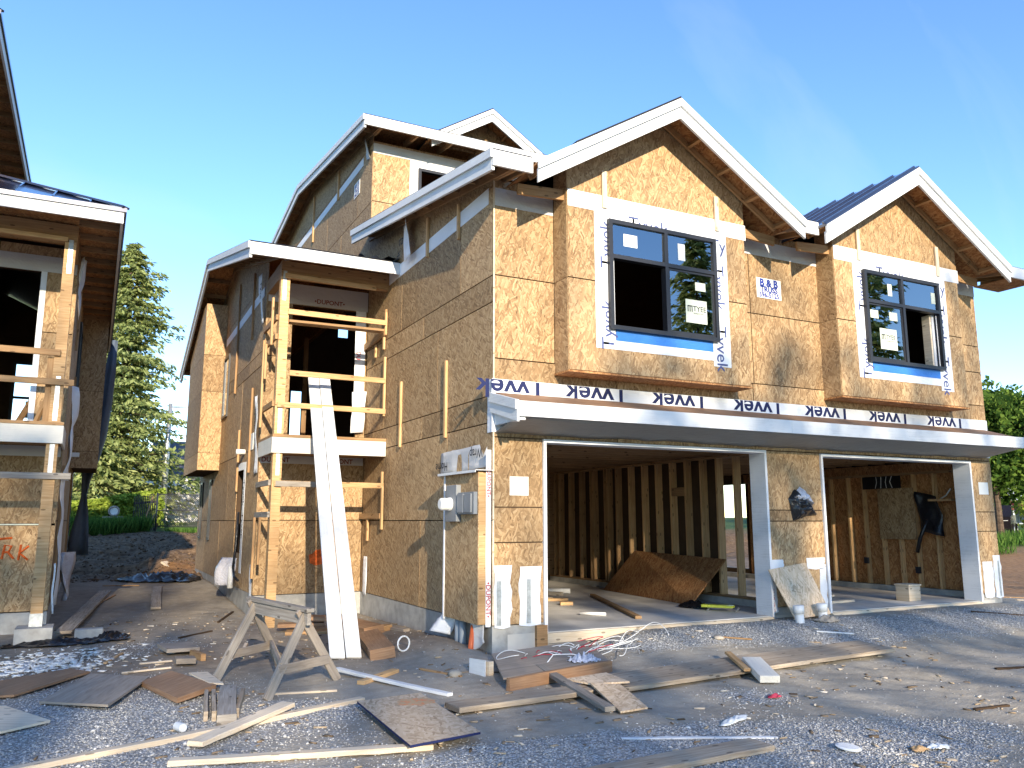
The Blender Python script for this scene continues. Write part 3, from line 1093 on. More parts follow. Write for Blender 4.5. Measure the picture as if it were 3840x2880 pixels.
OP1 = (5.01, 8.75, -1.0, 2.355)
OP2 = (9.87, 13.47, -1.0, 2.345)
B1, B2 = 6.715, 11.575
front_rows = [
    (0.11, 1.08, FX0, 5.01), (1.08, 1.505, FX0, 5.01), (1.505, 2.36, FX0, 5.01),
    (0.11, 1.33, 8.75, 9.87), (1.33, 1.49, 8.75, 9.87), (1.49, 2.36, 8.75, 9.87),
    (0.11, 1.15, 13.47, FX1), (1.15, 1.48, 13.47, FX1), (1.48, 2.36, 13.47, FX1),
    (2.36, 3.35, FX0, FX1, 0.6),
    (3.35, 4.43, FX0, 5.2), (4.43, 5.72, FX0, 5.2),
    (3.35, 4.43, 8.23, 10.09, 2.05), (4.43, 5.72, 8.23, 10.09, 2.05),
    (3.35, 3.95, 13.08, FX1), (3.95, 4.43, 13.08, FX1), (4.43, 5.72, 13.08, FX1)]
BAYH = [(5.25, 8.18, 3.4, 5.6), (10.14, 13.03, 3.4, 5.6)]
fwall = osb_wall(house, "front_wall", 'y', FY - 0.012, -1, front_rows, [OP1, OP2] + BAYH)
# garage door jambs (white primed boards)
for o in (OP1, OP2):
    a, b, h = o[0], o[1], o[3]
    jb = box("door_jamb", a - 0.004, a + 0.036, FY - 0.045, FY + 0.20, -0.02, h + 0.004, JAMB, house)
    box("door_jamb", b - 0.036, b + 0.004, FY - 0.045, FY + 0.27, -0.02, h + 0.004, JAMB, house)
    box("door_head", a + 0.037, b - 0.037, FY - 0.045, FY + 0.20, h - 0.036, h + 0.004, JAMB, house)

# bays
def make_bay(cx, which):
    x0, x1, yb = cx - 1.515, cx + 1.515, 8.61
    wx0, wx1, wz0, wz1 = cx - 0.905, cx + 0.915, 3.80, 5.30
    hole = [(wx0 + 0.02, wx1 - 0.02, wz0 + 0.02, wz1 - 0.02)]
    bay = osb_wall(house, "bay_front", 'y', yb, -1, [(3.22, 4.43, x0, x1, 0.0), (4.43, 5.62, x0, x1)], hole, ujoint=None)
    s = (7.03 - 5.68) / 2.215
    prism("sheathing_panel", [(x0, 5.625), (x1, 5.625), (x1, 6.975 - s * 1.515 - 0.0), (cx, 6.972), (x0, 6.975 - s * 1.515)], 'y', yb, yb + 0.012, OSB, bay)
    prism("gable_backing", [(x0 + .05, 5.6), (x1 - .05, 5.6), (x1 - .05, 6.95 - s * 1.515), (cx, 6.93), (x0 + .05, 6.95 - s * 1.515)], 'y', yb + 0.03, yb + 0.06, BACK, bay)
    # cheeks
    for xs, sg in ((x0, -1), (x1, 1)):
        for z0, z1 in ((3.22, 4.43), (4.43, 6.03)):
            a, b = (xs, xs + 0.012) if sg < 0 else (xs - 0.012, xs)
            box("sheathing_panel", a, b, yb + 0.0125, FY - 0.013, z0 + 0.003, z1 - 0.003, OSB_V, bay)
    box("bay_soffit", x0 - 0.012, x1 + 0.012, yb - 0.012, FY - 0.014, 3.192, 3.2185, OSB_D, bay)
    # house wrap round the window
    yw = yb - 0.004
    box("head_wrap", x0 + 0.01, x1 + 0.02, yw - 0.004, yw, 5.395, 5.625, WRAP, bay)
    ws = box("jamb_wrap", cx - 1.10, cx - 0.80, yw - 0.0025, yw, 3.54, 5.394, WRAP, bay)
    box("jamb_wrap", cx + 0.84, cx + 1.155, yw - 0.0025, yw, 3.46, 5.394, WRAP, bay)
    box("head_wrap", cx - 0.799, cx + 0.839, yw - 0.0025, yw, 5.2, 5.394, WRAP, bay)
    box("sill_wrap", cx - 0.799, cx + 0.839, yw - 0.0025, yw, 3.54, 3.66, WRAP, bay)
    box("sill_membrane", cx - 0.79, cx + 0.839, yw - 0.0027, yw, 3.661, 3.82, BLUE, bay)
    yt = yw - 0.0045
    # printed words on the wrap, running round the window
    text("lettering", "Tyvek", 0.27, (cx - 0.55, yt, 5.225), INKF, bay)
    text("lettering", "Tyvek", 0.27, (cx - 0.83, yt, 3.53), INKF, bay, rot=math.pi / 2)
    text("lettering", "Tyvek", 0.27, (cx - 0.83, yt, 4.62), INKF, bay, rot=math.pi / 2)
    text("lettering", "Ty", 0.27, (cx + 0.86, yt, 5.14), INKF, bay)
    text("lettering", "Tyvek", 0.27, (cx + 0.9, yt, 4.94), INKF, bay, rot=-math.pi / 2)
    text("lettering", "Tyvek", 0.27, (cx + 0.9, yt, 4.05), INKF, bay, rot=-math.pi / 2)
    for sx in (-0.94, 0.99):
        board("batten", (cx + sx, yb - 0.022, 5.45), (cx + sx, yb - 0.022, 5.97 if which == 2 else 5.97), 0.075, 0.022, PINE_L, bay, up=(0, 1, 0))
    m = cx + 0.03
    if which == 1:
        st = [(cx - 0.66, cx - 0.44, 4.96, 5.13, PAPER), (m + 0.22, m + 0.34, 4.9, 5.14, PAPER),
              (m + 0.5, m + 0.68, 4.5, 4.62, PAPERG), (m + 0.32, m + 0.69, 4.03, 4.36, PAPERG)]
        w = window(house, wx0, wx1, wz0, wz1, yb - 0.02, 4.79, m, (0, 0), st)
        lx = m + 0.32
    else:
        st = [(cx - 0.35, cx - 0.25, 4.93, 5.13, PAPERG), (cx + 0.72, cx + 0.82, 4.93, 5.12, PAPERG),
              (cx - 0.8, cx - 0.62, 4.52, 4.65, PAPERG), (cx - 0.36, cx - 0.17, 4.52, 4.66, PAPERG), (cx - 0.61, cx - 0.22, 4.03, 4.37, PAPERG)]
        w = window(house, wx0, wx1, wz0, wz1, yb - 0.02, 4.79, cx - 0.02, (1, 0), st)
        lx = cx - 0.61
        box("rough_frame", cx + 0.765, cx + 0.8, yb + 0.06, yb + 0.2, 3.83, 4.76, PINE_L, w)
        box("rough_frame", cx + 0.801, cx + 0.86, yb + 0.04, yb + 0.2, 3.83, 4.76, WRAP, w)
    ys = yb - 0.02 - 0.0225
    # mark and name printed on the big sticker
    slabwall("sticker_emblem", 'y', ys - 0.0006, ys, lx + 0.03, lx + 0.115, 4.185, 4.275, [(lx + 0.045, lx + 0.065, 4.185, 4.26), (lx + 0.08, lx + 0.1, 4.185, 4.26)], INKD, w)
    text("lettering", "TYEE", 0.105, (lx + 0.125, ys, 4.2), INKD, w, bold=0.012)
    text("lettering", "WINDOWS", 0.036, (lx + 0.13, ys, 4.155), INKD, w)


make_bay(B1, 1)
make_bay(B2, 2)

# side wall of the front block
sw_rows = [(0.11, 1.345, FY + 0.0, EY, 0.0), (1.345, 2.545, FY + 0.0, EY, 1.0), (2.545, 2.885, FY, EY, 0.0), (2.885, 4.08, FY, EY, 0.6), (4.08, 4.43, FY, EY, 0.0), (4.43, 5.62, FY, EY, 1.4)]
swall = osb_wall(house, "side_wall", 'x', FX0, -1, sw_rows, [], mat=OSB_V)
prism("sheathing_panel", [(FY, 5.625), (EY, 5.625), (EY, 6.6), (FY, 5.78)], 'x', FX0, FX0 + 0.012, OSB_V, swall)
# corner bead
box("corner_strip", FX0 - 0.004, FX0 + 0.018, FY - 0.017, FY - 0.0125, 0.12, 5.7, PINE_L, fwall)
# wrap strip and battens under the eave
board("wrap_strip", (FX0 - 0.004, 9.1, 5.53), (FX0 - 0.004, 13.13, 5.49), 0.22, 0.004, WRAP, swall, up=(1, 0, 0))
for y, z0, z1 in ((10.05, 5.24, 5.76), (11.26, 5.34, 5.97), (10.45, 2.48, 3.57), (12.35, 2.5, 3.56)):
    board("batten", (FX0 - 0.022, y, z0), (FX0 - 0.022, y, z1), 0.06, 0.035, PINE, swall, up=(1, 0, 0))
# loose end of wrap with letters
def drape(name, pts_w, n_h, fn, mat, parent):
    pass


def sheet_mesh(name, O, U, V, nu, nv, bulge, seed=0, edge=0.0):
    O, U, V = np.array(O, float), np.array(U, float), np.array(V, float)
    N = np.cross(U, V)
    N /= np.linalg.norm(N)
    uu, vv = np.meshgrid(np.linspace(0, 1, nu), np.linspace(0, 1, nv))
    lu, lv = np.linalg.norm(U), np.linalg.norm(V)
    d = bulge * (vnoise(uu * lu * 9 + seed, vv * lv * 3 + seed, seed + 50) * 1.4 + vnoise(uu * lu * 3 + seed, vv * lv * 1.6, seed + 60) * 1.8)
    e = edge * vnoise(vv * 6 + seed, uu * 0 + seed, seed + 70) * (uu - 0.5) * 2
    P = O + uu[..., None] * U + vv[..., None] * V + d[..., None] * N + e[..., None] * U
    i = np.arange(nu * nv).reshape(nv, nu)
    q = np.stack([i[:-1, :-1], i[:-1, 1:], i[1:, 1:], i[1:, :-1]], -1).reshape(-1, 4)
    c = P.reshape(-1, 3).mean(0)
    me = np_mesh(name, P.reshape(-1, 3) - c, q)
    uvbox(me)
    me.polygons.foreach_set("use_smooth", np.ones(len(me.polygons), dtype=bool))
    return me, Matrix.Translation(c)


def sheet(name, O, U, V, mat, parent=None, nu=8, nv=14, bulge=0.03, seed=0, edge=0.1, **kw):
    me, M = sheet_mesh(name, O, U, V, nu, nv, bulge, seed, edge)
    o = link(name, me, mat, parent, M, **kw)
    sd = o.modifiers.new("thickness", 'SOLIDIFY')
    sd.thickness = 0.002
    return o


sheet("wrap_flap", (FX0 - 0.16, 11.7, 5.5), (0.05, 0.42, 0.0), (-0.02, 0.1, 0.62), WRAP, swall, bulge=0.06, seed=3)
text("lettering", "ra", 0.24, (FX0 - 0.21, 12.05, 5.72), INKD, swall, face='x-')
text("lettering", "k", 0.2, (FX0 - 0.21, 12.0, 5.55), INKD, swall, face='x-', rot=math.pi / 2)

# wrap band over the garages with upside-down words
band = box("wrap_band", FX0 - 0.02, FX1 + 0.005, FY - 0.0195, FY - 0.0155, 2.42, 3.085, WRAP, fwall)
box("wrap_band", FX0 - 0.009, FX0 - 0.0045, FY - 0.0155, FY + 0.13, 2.42, 3.085, WRAP, fwall)
for xe in (5.04, 6.32, 7.70, 9.16, 10.58, 12.0, 13.42):
    text("lettering", "Tyvek", 0.36, (xe + 0.02, FY - 0.021, 3.10), INKB, fwall, rot=math.pi, sx=1.12, bold=0.02, clip=0.02)
# canopy roof over the garages
CY = 8.27
canopy = prism("canopy", [(CY + 0.02, 2.70), (FY - 0.021, 2.90), (FY - 0.021, 2.86), (CY + 0.02, 2.66)], 'x', FX0 + 0.02, 13.98, OSB_D, house)
prism("canopy_deck_edge", [(CY + 0.04, 2.7145), (FY - 0.021, 2.9145), (FY - 0.021, 2.9005), (CY + 0.04, 2.7005)], 'x', FX0 + 0.03, 13.97, BROWNW, canopy)
box("canopy_fascia", FX0 + 0.0, 8.6, CY - 0.016, CY + 0.019, 2.54, 2.72, TRIM, canopy)
box("canopy_fascia", 8.603, 13.98, CY - 0.016, CY + 0.019, 2.54, 2.72, TRIM, canopy)
box("canopy_fascia", 13.981, 14.02, CY - 0.01, FY, 2.54, 2.73, TRIM, canopy)
prism("canopy_end_board", [(CY - 0.0165, 2.62), (FY + 0.02, 2.80), (FY + 0.02, 2.67), (CY - 0.0165, 2.475)], 'x', FX0 - 0.03, FX0 - 0.001, TRIM, canopy)
prism("canopy_end_board", [(CY - 0.0165, 2.73), (FY + 0.02, 2.915), (FY + 0.02, 2.80), (CY - 0.0165, 2.619)], 'x', FX0 - 0.055, FX0 - 0.002, TRIM, canopy)
box("canopy_brace", FX0 + 0.02, FX0 + 0.10, CY + 0.02, FY - 0.02, 2.50, 2.64, TRIM, canopy)
sheet("canopy_soffit_wrap", (FX0 + 0.02, CY + 0.02, 2.55), (9.6, 0, 0), (0, FY - CY - 0.045, -0.14), WRAP_SHADED, canopy, nu=60, nv=6, bulge=0.01, seed=9, edge=0)

# truss supplier sign, notices
sg = box("truss_sign", 8.76, 9.26, FY - 0.0205, FY - 0.0145, 4.695, 5.01, PAPER, house)
text("lettering", "B & B", 0.16, (9.01, FY - 0.0222, 4.885), INKS, sg, align='CENTER', bold=0.05)
text("lettering", "TRUSS", 0.125, (9.01, FY - 0.0222, 4.795), INKS, sg, align='CENTER', bold=0.045)
text("lettering", "596-5125", 0.108, (9.01, FY - 0.0222, 4.71), INKS, sg, align='CENTER', bold=0.035)
nt = box("notice", 4.54, 4.80, FY - 0.0165, FY - 0.0145, 1.65, 1.88, PAPER, house)
for k in range(4):
    box("notice_line", 4.6 + 0.01 * k, 4.72 + 0.015 * (k % 2), FY - 0.0171, FY - 0.0166, 1.69 + 0.025 * k, 1.694 + 0.025 * k, INKD, nt)
box("notice", 13.67, 13.93, FY - 0.0165, FY - 0.0145, 1.78, 1.99, PAPER, house)

# hold-down straps on paper at the piers
def flash(x0, x1, z0, z1, seed, strap=None):
    n = 7
    rng = random.Random(seed)
    L = [(x0 + rng.uniform(-0.012, 0.012), z1 - (z1 - z0) * k / n) for k in range(n + 1)]
    R = [(x1 + rng.uniform(-0.02, 0.02), z0 + (z1 - z0) * k / n) for k in range(n + 1)]
    p = prism("paper_flashing", L + [((x0 + x1) / 2, z0 - 0.02)] + R, 'y', FY - 0.0185, FY - 0.0145, WRAP, house)
    if strap:
        box("hold_down_strap", strap[0], strap[1], FY - 0.0225, FY - 0.0186, z0 + 0.02, strap[2], GALV, p)
    return p


flash(4.33, 4.56, 0.09, 0.81, 1, (4.36, 4.425, 0.63))
flash(4.67, 4.96, 0.10, 0.79, 2, (4.765, 4.825, 0.64))
flash(8.765, 9.0, 0.60, 0.78, 3)
flash(8.765, 8.85, 0.05, 0.60, 4)
flash(9.46, 9.84, 0.64, 0.79, 5)
flash(9.72, 9.85, 0.08, 0.64, 6)
flash(13.58, 13.85, 0.05, 0.64, 7)
flash(13.87, 14.07, 0.04, 0.74, 8, (13.98, 14.02, 0.65))
for o, z in ((8.86, 0.03),):
    text("lettering", "DUPONT", 0.08, (8.78, FY - 0.03, 0.05), INKR, house, rot=math.pi / 2, bold=0.01)

# ------- main roofs of the house
RS = (6.725 - 5.75) / (EY - 8.26)
r0 = roof_yz(house, "front_roof", 3.95, FX0, 4.495, [(8.26, 5.75), (EY, 6.725)], ROOFB, tail_x=[4.33, 4.46])
prism("roof_sheathing", [(9.2, 5.75 + RS * 0.94), (EY, 6.725), (EY, 6.69), (9.2, 5.715 + RS * 0.94)], 'x', 4.5, 14.5, ROOFB, r0)
for xa, xb, tx in ((8.935, 9.352, (9.0, 9.3)), (13.795, 14.8, (13.95, 14.3, 14.7))):
    prism("roof_covering", [(8.23, 5.745), (9.2, 5.77 + RS * 0.94), (9.2, 5.72 + RS * 0.94), (8.26, 5.735)], 'x', xa, xb, ROOFB, r0)
    prism("roof_sheathing", [(8.262, 5.73), (9.2, 5.715 + RS * 0.94), (9.2, 5.69 + RS * 0.94), (8.262, 5.71)], 'x', xa, xb, OSB_D, r0)
    box("fascia", xa, xb, 8.225, 8.26, 5.54, 5.736, TRIM, r0)
    for x in tx:
        board("rafter_tail", (x, 8.27, 5.645), (x, 9.2, 5.645 + RS * 0.93), 0.038, 0.13, PINE_D, r0)
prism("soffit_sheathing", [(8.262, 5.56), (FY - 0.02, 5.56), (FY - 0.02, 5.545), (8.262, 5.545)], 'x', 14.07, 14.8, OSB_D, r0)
gable_roof(house, B1)
gable_roof(house, B2, metal=True)

# wrap bands below the eave between gables
for a, b in ((FX0 + 0.02, 5.19), (8.24, 10.08), (13.09, FX1)):
    box("wrap_band", a, b, FY - 0.0185, FY - 0.0145, 5.36, 5.6, WRAP_G, fwall)

# third storey
tw = osb_wall(house, "upper_front_wall", 'y', EY, -1, [(5.6, 7.39, FX0, 13.5, 0.5), (7.39, 8.62, FX0, 13.5, 0.5)], [(5.24, 6.9, 7.5, 8.24)])
box("wrap_band", FX0 + 0.01, 8.0, EY - 0.007, EY - 0.0025, 8.37, 8.57, WRAP_G, tw)
box("jamb_wrap", 5.07, 5.25, EY - 0.007, EY - 0.0025, 7.2, 8.369, WRAP, tw)
box("head_wrap", 5.251, 7.2, EY - 0.007, EY - 0.0025, 8.22, 8.369, WRAP, tw)
uw = window(house, 5.24, 6.9, 7.4, 8.22, EY - 0.01, 7.5, 6.05, (0, 1), [])
u2 = osb_wall(house, "upper_side_wall", 'x', FX0, -1, [(5.6, 7.37, EY, BY + 1, 0.3), (7.37, 8.56, EY, BY + 1, 1.5)], [], mat=OSB_V)
prism("sheathing_panel", [(EY, 8.57), (BY + 1, 8.57), (BY + 1, 8.8), (19.4, 9.42), (EY, 8.72)], 'x', FX0, FX0 + 0.012, OSB_V, u2)
board("wrap_strip", (FX0 - 0.004, 14.95, 8.43), (FX0 - 0.004, 22, 8.43), 0.17, 0.004, WRAP, u2, up=(1, 0, 0))
for y, a, b in ((16.8, 8.29, 8.97), (19.1, 8.04, 9.2)):
    board("batten", (FX0 - 0.022, y, a), (FX0 - 0.022, y, b), 0.07, 0.035, PINE, u2, up=(1, 0, 0))
sg2 = box("truss_sign", FX0 - 0.009, FX0 - 0.003, 15.16, 15.56, 7.84, 8.15, PAPER, house)
text("lettering", "B & B", 0.13, (FX0 - 0.0098, 15.36, 8.03), INKS, sg2, face='x-', align='CENTER', bold=0.03)
text("lettering", "TRUSS", 0.105, (FX0 - 0.0098, 15.36, 7.94), INKS, sg2, face='x-', align='CENTER', bold=0.03)
text("lettering", "596-5125", 0.09, (FX0 - 0.0098, 15.36, 7.86), INKS, sg2, face='x-', align='CENTER', bold=0.03)
sheet("wrap_flap", (FX0 - 0.06, 14.42, 8.3), (0.02, 0.22, 0.02), (-0.05, 0.12, 0.42), WRAP_G, u2, bulge=0.05, seed=8)
roof_yz(house, "upper_roof", 3.95, FX0, 13.2, [(13.75, 8.80), (19.4, 9.57), (25.0, 8.75)], ROOFB, tail_x=[4.33 + 0.72 * k for k in range(7)])
# dormer gable on the upper roof
def dormer(cx, yf, hw, zp, ze):
    s = (zp - ze) / hw
    r = None
    for g in (-1, 1):
        P = lambda x, d: (cx + g * x, zp - s * x - d)
        o = prism("dormer_roof" if r is None else "roof_sheathing", [P(0, .03), P(hw, .03), P(hw, .05), P(0, .05)], 'y', yf + 0.035, yf + 4.5, OSB_D, house if r is None else r)
        r = r or o
        prism("roof_covering", [P(0, -.012), P(hw, -.012), P(hw, .028), P(0, .028)], 'y', yf - 0.02, yf + 4.5, ROOFB, r)
        prism("rake_board", [P(0, .1), P(hw, .1), P(hw, .27), P(0, .27)], 'y', yf, yf + 0.034, TRIM, r)
        prism("rake_board", [P(0, .018), P(hw, .018), P(hw, .112), P(0, .112)], 'y', yf - 0.034, yf - 0.002, TRIM, r)
        for k in range(2):
            q = P(0.45 + 0.45 * k, 0.09)
            board("lookout", (q[0], yf + 0.036, q[1]), (q[0], EY - 0.01, q[1]), 0.038, 0.08, PINE_D, r, up=(g * s, 0, 1))
    prism("sheathing_panel", [(cx - hw + .1, ze + .02), (cx + hw - .1, ze + .02), (cx, zp - 0.06)], 'y', EY - 0.0, EY + 0.012, OSB, r)


dormer(6.634, 13.85, 1.3, 9.60, 8.78)

# ------- entry porch
ew = osb_wall(house, "entry_wall", 'y', EY, -1, [(0.11, 1.35, RX, FX0 - 0.002), (1.35, 2.5, RX, FX0 - 0.002), (2.5, 4.2, RX, FX0 - 0.002), (4.2, 5.56, RX, FX0 - 0.002)], [(2.92, 4.13, 2.74, 5.17)])
deck = box("porch_deck", RX - 0.0, FX0 - 0.004, 13.135, EY - 0.004, 2.46, 2.655, PINE_D, house)
box("deck_board", RX - 0.03, FX0 - 0.003, 13.09, EY - 0.004, 2.657, 2.70, PINE_D, deck)
box("deck_fascia", RX - 0.005, FX0 - 0.003, 13.105, 13.133, 2.405, 2.655, TRIM_Y, deck)
box("deck_fascia", RX - 0.033, RX - 0.0055, 13.105, EY - 0.03, 2.405, 2.655, TRIM_Y, deck)
post = box("porch_post", RX, RX + 0.145, 13.15, 13.295, -0.35, 2.404, PINE, house)
box("porch_post", RX, RX + 0.145, 13.15, 13.295, 2.70, 5.30, PINE, house)
box("post_strap", RX + 0.05, RX + 0.11, 13.1455, 13.149, 2.05, 2.40, GALV, post)
box("post_strap", RX + 0.05, RX + 0.11, 13.1455, 13.149, 2.72, 3.12, GALV, post)
box("post_strap", RX + 0.03, RX + 0.09, 13.1455, 13.149, 4.9, 5.4, GALV, post)
box("porch_beam", RX + 0.0, FX0 - 0.003, 13.15, 13.29, 5.302, 5.57, PINE_D, house)
box("porch_beam", RX + 0.0, RX + 0.12, 13.30, EY - 0.004, 5.30, 5.56, PINE_D, house)
board("brace", (RX + 0.06, 13.125, 5.315), (FX0 - 0.25, 13.125, 5.295), 0.045, 0.075, PINE, house)
# temporary guard rails
for z, x0, x1, m, flat in ((4.715, 2.60, 4.26, PINE, 0), (4.56, 2.62, 4.22, PINE_D, 1), (3.70, 2.66, 4.27, PINE, 0), (3.175, 2.49, 4.29, PINE, 0), (1.925, 2.50, 4.29, PINE, 0)):
    if flat:
        board("guard_rail", (x0, 13.2, z), (x1, 13.2, z + 0.01), 0.20, 0.038, m, house)
    else:
        board("guard_rail", (x0, 13.125, z), (x1, 13.125, z - 0.01), 0.038, 0.088, m, house, bev=0.004)
board("guard_rail", (2.52, 13.118, 1.97 - 0.05), (3.22, 13.083, 1.915), 0.03, 0.088, GREYW, house, bev=0.003)
for z, m in ((4.62, PINE_D), (4.3, PINE_D), (3.2, PINE_D), (1.94, GREYW), (1.44, GREYW)):
    board("guard_rail", (RX - 0.025, 13.2 if z != 1.44 else 13.16, z), (RX - 0.025, EY - 0.02, z), 0.038, 0.088, m, house)
for x, y, a, b in ((4.27, 13.16, 3.09, 4.11), (4.27, 13.16, 4.5, 4.95), (4.27, 13.7, 4.2, 4.42), (4.27, 13.24, 4.26, 4.52), (4.27, 13.13, 1.2, 1.9), (4.27, 13.16, 1.95, 2.15), (4.27, 13.9, 1.0, 1.36)):
    board("guard_post", (x, y, a), (x, y, b), 0.06, 0.035, PINE, house, up=(1, 0, 0))
board("guard_rail", (4.26, 13.16, 1.42), (4.26, EY - 0.02, 1.42), 0.035, 0.088, PINE_D, house)
board("guard_rail", (4.26, 13.16, 4.55), (4.26, EY - 0.02, 4.5), 0.035, 0.12, PINE_D, house)
for y, a, b, m in ((13.45, 4.2, 5.0, PINE), (13.9, 3.7, 4.3, PINE), (13.7, 0.65, 1.4, PINE_D), (14.2, 0.4, 1.4, PINE_D), (14.1, 2.9, 4.4, PINE)):
    board("guard_post", (RX - 0.06, y, a), (RX - 0.06, y, b), 0.07, 0.035, m, house, up=(1, 0, 0))
# wrap round the entry door
yw = EY - 0.005
box("head_wrap", RX + 0.02, FX0 - 0.01, yw - 0.004, yw, 5.18, 5.55, WRAP_G, ew)
box("jamb_wrap", 4.08, 4.27, yw - 0.004, yw, 3.05, 5.179, WRAP, ew)
sheet("wrap_flap", (4.02, yw - 0.05, 2.9), (0.24, 0, 0.02), (0.03, -0.01, 0.75), WRAP, ew, bulge=0.04, seed=12)
box("wrap_strip", RX + 0.02, FX0 - 0.02, yw - 0.003, yw, 2.32, 2.455, WRAP_G, ew)
text("lettering", "•DUPONT•", 0.115, (3.3, yw - 0.005, 5.235), INKK, ew, bold=0.02)
text("lettering", "DUPONT", 0.115, (3.62, yw - 0.005, 2.345), INKK, ew, bold=0.02)
text("lettering", "DUPONT", 0.115, (2.5, yw - 0.005, 2.345), INKK, ew, bold=0.02)
text("lettering", "DU", 0.11, (4.11, yw - 0.006, 4.42), INKR, ew, rot=-math.pi / 2, bold=0.02)
box("paper_flashing", 4.283, 4.289, 13.95, 14.12, 0.12, 0.66, WRAP, house)
sheet("paper_flashing", (FX0 - 0.025, 14.12, 0.08), (0.0, -0.2, 0), (0.0, -0.02, 0.65), WRAP, house, bulge=0.02, seed=14)
lf = sheet("paper_flashing", (RX - 0.02, 14.42, 0.06), (0.0, 0.22, 0), (0.0, -0.01, 0.55), WRAP, house, bulge=0.02, seed=15)
# a smear of orange marking paint
mk = prism("marking_paint", [(3.40, 0.62), (3.5, 0.58), (3.62, 0.6), (3.66, 0.72), (3.6, 0.86), (3.5, 0.84), (3.44, 0.78), (3.38, 0.76)], 'y', EY - 0.0035, EY - 0.002, SPRAY, ew)

# ------- rear left block
rw = osb_wall(house, "rear_side_wall", 'x', RX, -1, [(0.12, 1.345, EY, BY, 0.4), (1.345, 2.6, EY, BY, 1.3), (2.6, 4.06, EY, BY, 0.2), (4.06, 4.32, EY, BY, 0.9), (4.32, 5.62, EY, BY, 0.5)],
              [(15.9, 16.7, 0.75, 2.3), (18.55, 19.3, 3.6, 5.0), (20.4, 20.7, 0.9, 2.3), (22.1, 22.5, 0.9, 2.3)], mat=OSB_V)
prism("sheathing_panel", [(EY, 5.625), (BY, 5.625), (18.4, 6.93), (EY, 5.98)], 'x', RX, RX + 0.012, OSB_V, rw)
board("wrap_strip", (RX - 0.004, 14.62, 5.42), (RX - 0.004, 19.3, 5.37), 0.17, 0.004, WRAP, rw, up=(1, 0, 0))
for y, a, b in ((15.7, 4.75, 6.05), (17.5, 3.95, 6.3), (15.3, 2.2, 3.75), (16.6, 1.9, 3.1)):
    board("batten", (RX - 0.022, y, a), (RX - 0.022, y, b), 0.07, 0.035, PINE_D, rw, up=(1, 0, 0))
# tall narrow opening with wrapped edges
board("jamb_wrap", (RX - 0.004, 15.78, 0.4), (RX - 0.004, 15.78, 2.42), 0.22, 0.004, WRAP, rw, up=(1, 0, 0))
board("head_wrap", (RX - 0.004, 15.9, 2.36), (RX - 0.004, 16.75, 2.36), 0.14, 0.0045, WRAP, rw, up=(1, 0, 0))
text("lettering", "Tyvek", 0.2, (RX - 0.008, 15.84, 2.1), INKD, rw, face='x-', rot=-math.pi / 2)
text("lettering", "Tyvek", 0.2, (RX - 0.008, 15.84, 1.5), INKD, rw, face='x-', rot=-math.pi / 2)
for y0, y1, z0, z1 in ((18.55, 19.3, 3.6, 5.0), (20.4, 20.7, 0.9, 2.3), (22.1, 22.5, 0.9, 2.3)):
    wn_ = slabwall("window", 'x', RX - 0.035, RX + 0.04, y0, y1, z0, z1, [(y0 + 0.05, y1 - 0.05, z0 + 0.05, z1 - 0.05)], FRAME, house)
    box("pane", RX - 0.01, RX - 0.004, y0 + 0.055, y1 - 0.055, z0 + 0.055, z1 - 0.055, GLASS, wn_)
# hanging wrap pieces
w1 = sheet("wrap_flap", (RX - 0.06, 14.36, 4.78), (0.01, 0.24, 0), (-0.03, 0.03, 0.9), WRAP, rw, bulge=0.04, seed=21)
text("lettering", "Tyve", 0.17, (RX - 0.105, 14.5, 5.55), INKD, rw, face='x-', rot=-math.pi / 2)
w2 = sheet("wrap_flap", (RX - 0.05, 14.42, 2.15), (0.0, 0.2, 0), (0.0, 0.02, 1.35), WRAP, rw, bulge=0.03, seed=22)
text("lettering", "Tyvek", 0.16, (RX - 0.085, 14.55, 3.3), INKD, rw, face='x-', rot=-math.pi / 2)
sheet("plastic_flap", (RX - 0.16, 16.7, 0.15), (0.08, -0.5, 0), (-0.02, 0.0, 0.5), CLEAR, rw, bulge=0.2, seed=23, nu=12, nv=10)
tube("hose", [(RX - 0.04, 16.0, 1.5), (RX - 0.06, 16.0, 0.9), (RX - 0.1, 15.95, 0.5), (RX - 0.12, 15.6, 0.35), (RX - 0.1, 15.3, 0.3)], 0.022, BLKP, rw)
tube("vent_pipe", [(RX + 0.02, 15.9, 2.62), (RX - 0.16, 15.9, 2.62)], 0.05, WHITEP, house, sides=10)
tube("downpipe", [(RX - 0.08, 16.3, 0.1), (RX - 0.08, 16.3, 0.5)], 0.055, WHITEP, house, sides=10)
nb = box("notice", RX - 0.012, RX - 0.003, 15.0, 15.35, 2.6, 2.9, PAPER, house)
# rear bay box
RB = 2.0
rb = box("rear_bay", RB + 0.014, RX - 0.003, 19.414, 22.45, 2.46, 5.96, BACK, house)
for a, b in ((2.46, 2.85), (2.85, 4.25), (4.25, 5.1), (5.1, 6.3)):
    box("sheathing_panel", RB, RX - 0.004, 19.40, 19.412, a + 0.004, b - 0.004, OSB, rb)
    box("sheathing_panel", RB, RB + 0.012, 19.414, 22.46, a + 0.004, b - 0.004, OSB_V, rb)
roof_yz(house, "porch_roof", 1.87, RX, FX0 - 0.005, [(12.6, 5.635), (18.4, 7.03), (23.6, 5.31)], ROOFB, tail_x=[2.6 + 0.42 * k for k in range(4)])
# torn roofing paper end on the porch roof
sheet("roofing_scrap", (3.75, 12.58, 5.68), (0.52, 0, 0.02), (0.05, 0.8, 0.22), ROOFB, house, bulge=0.08, seed=31, nu=10, nv=8)
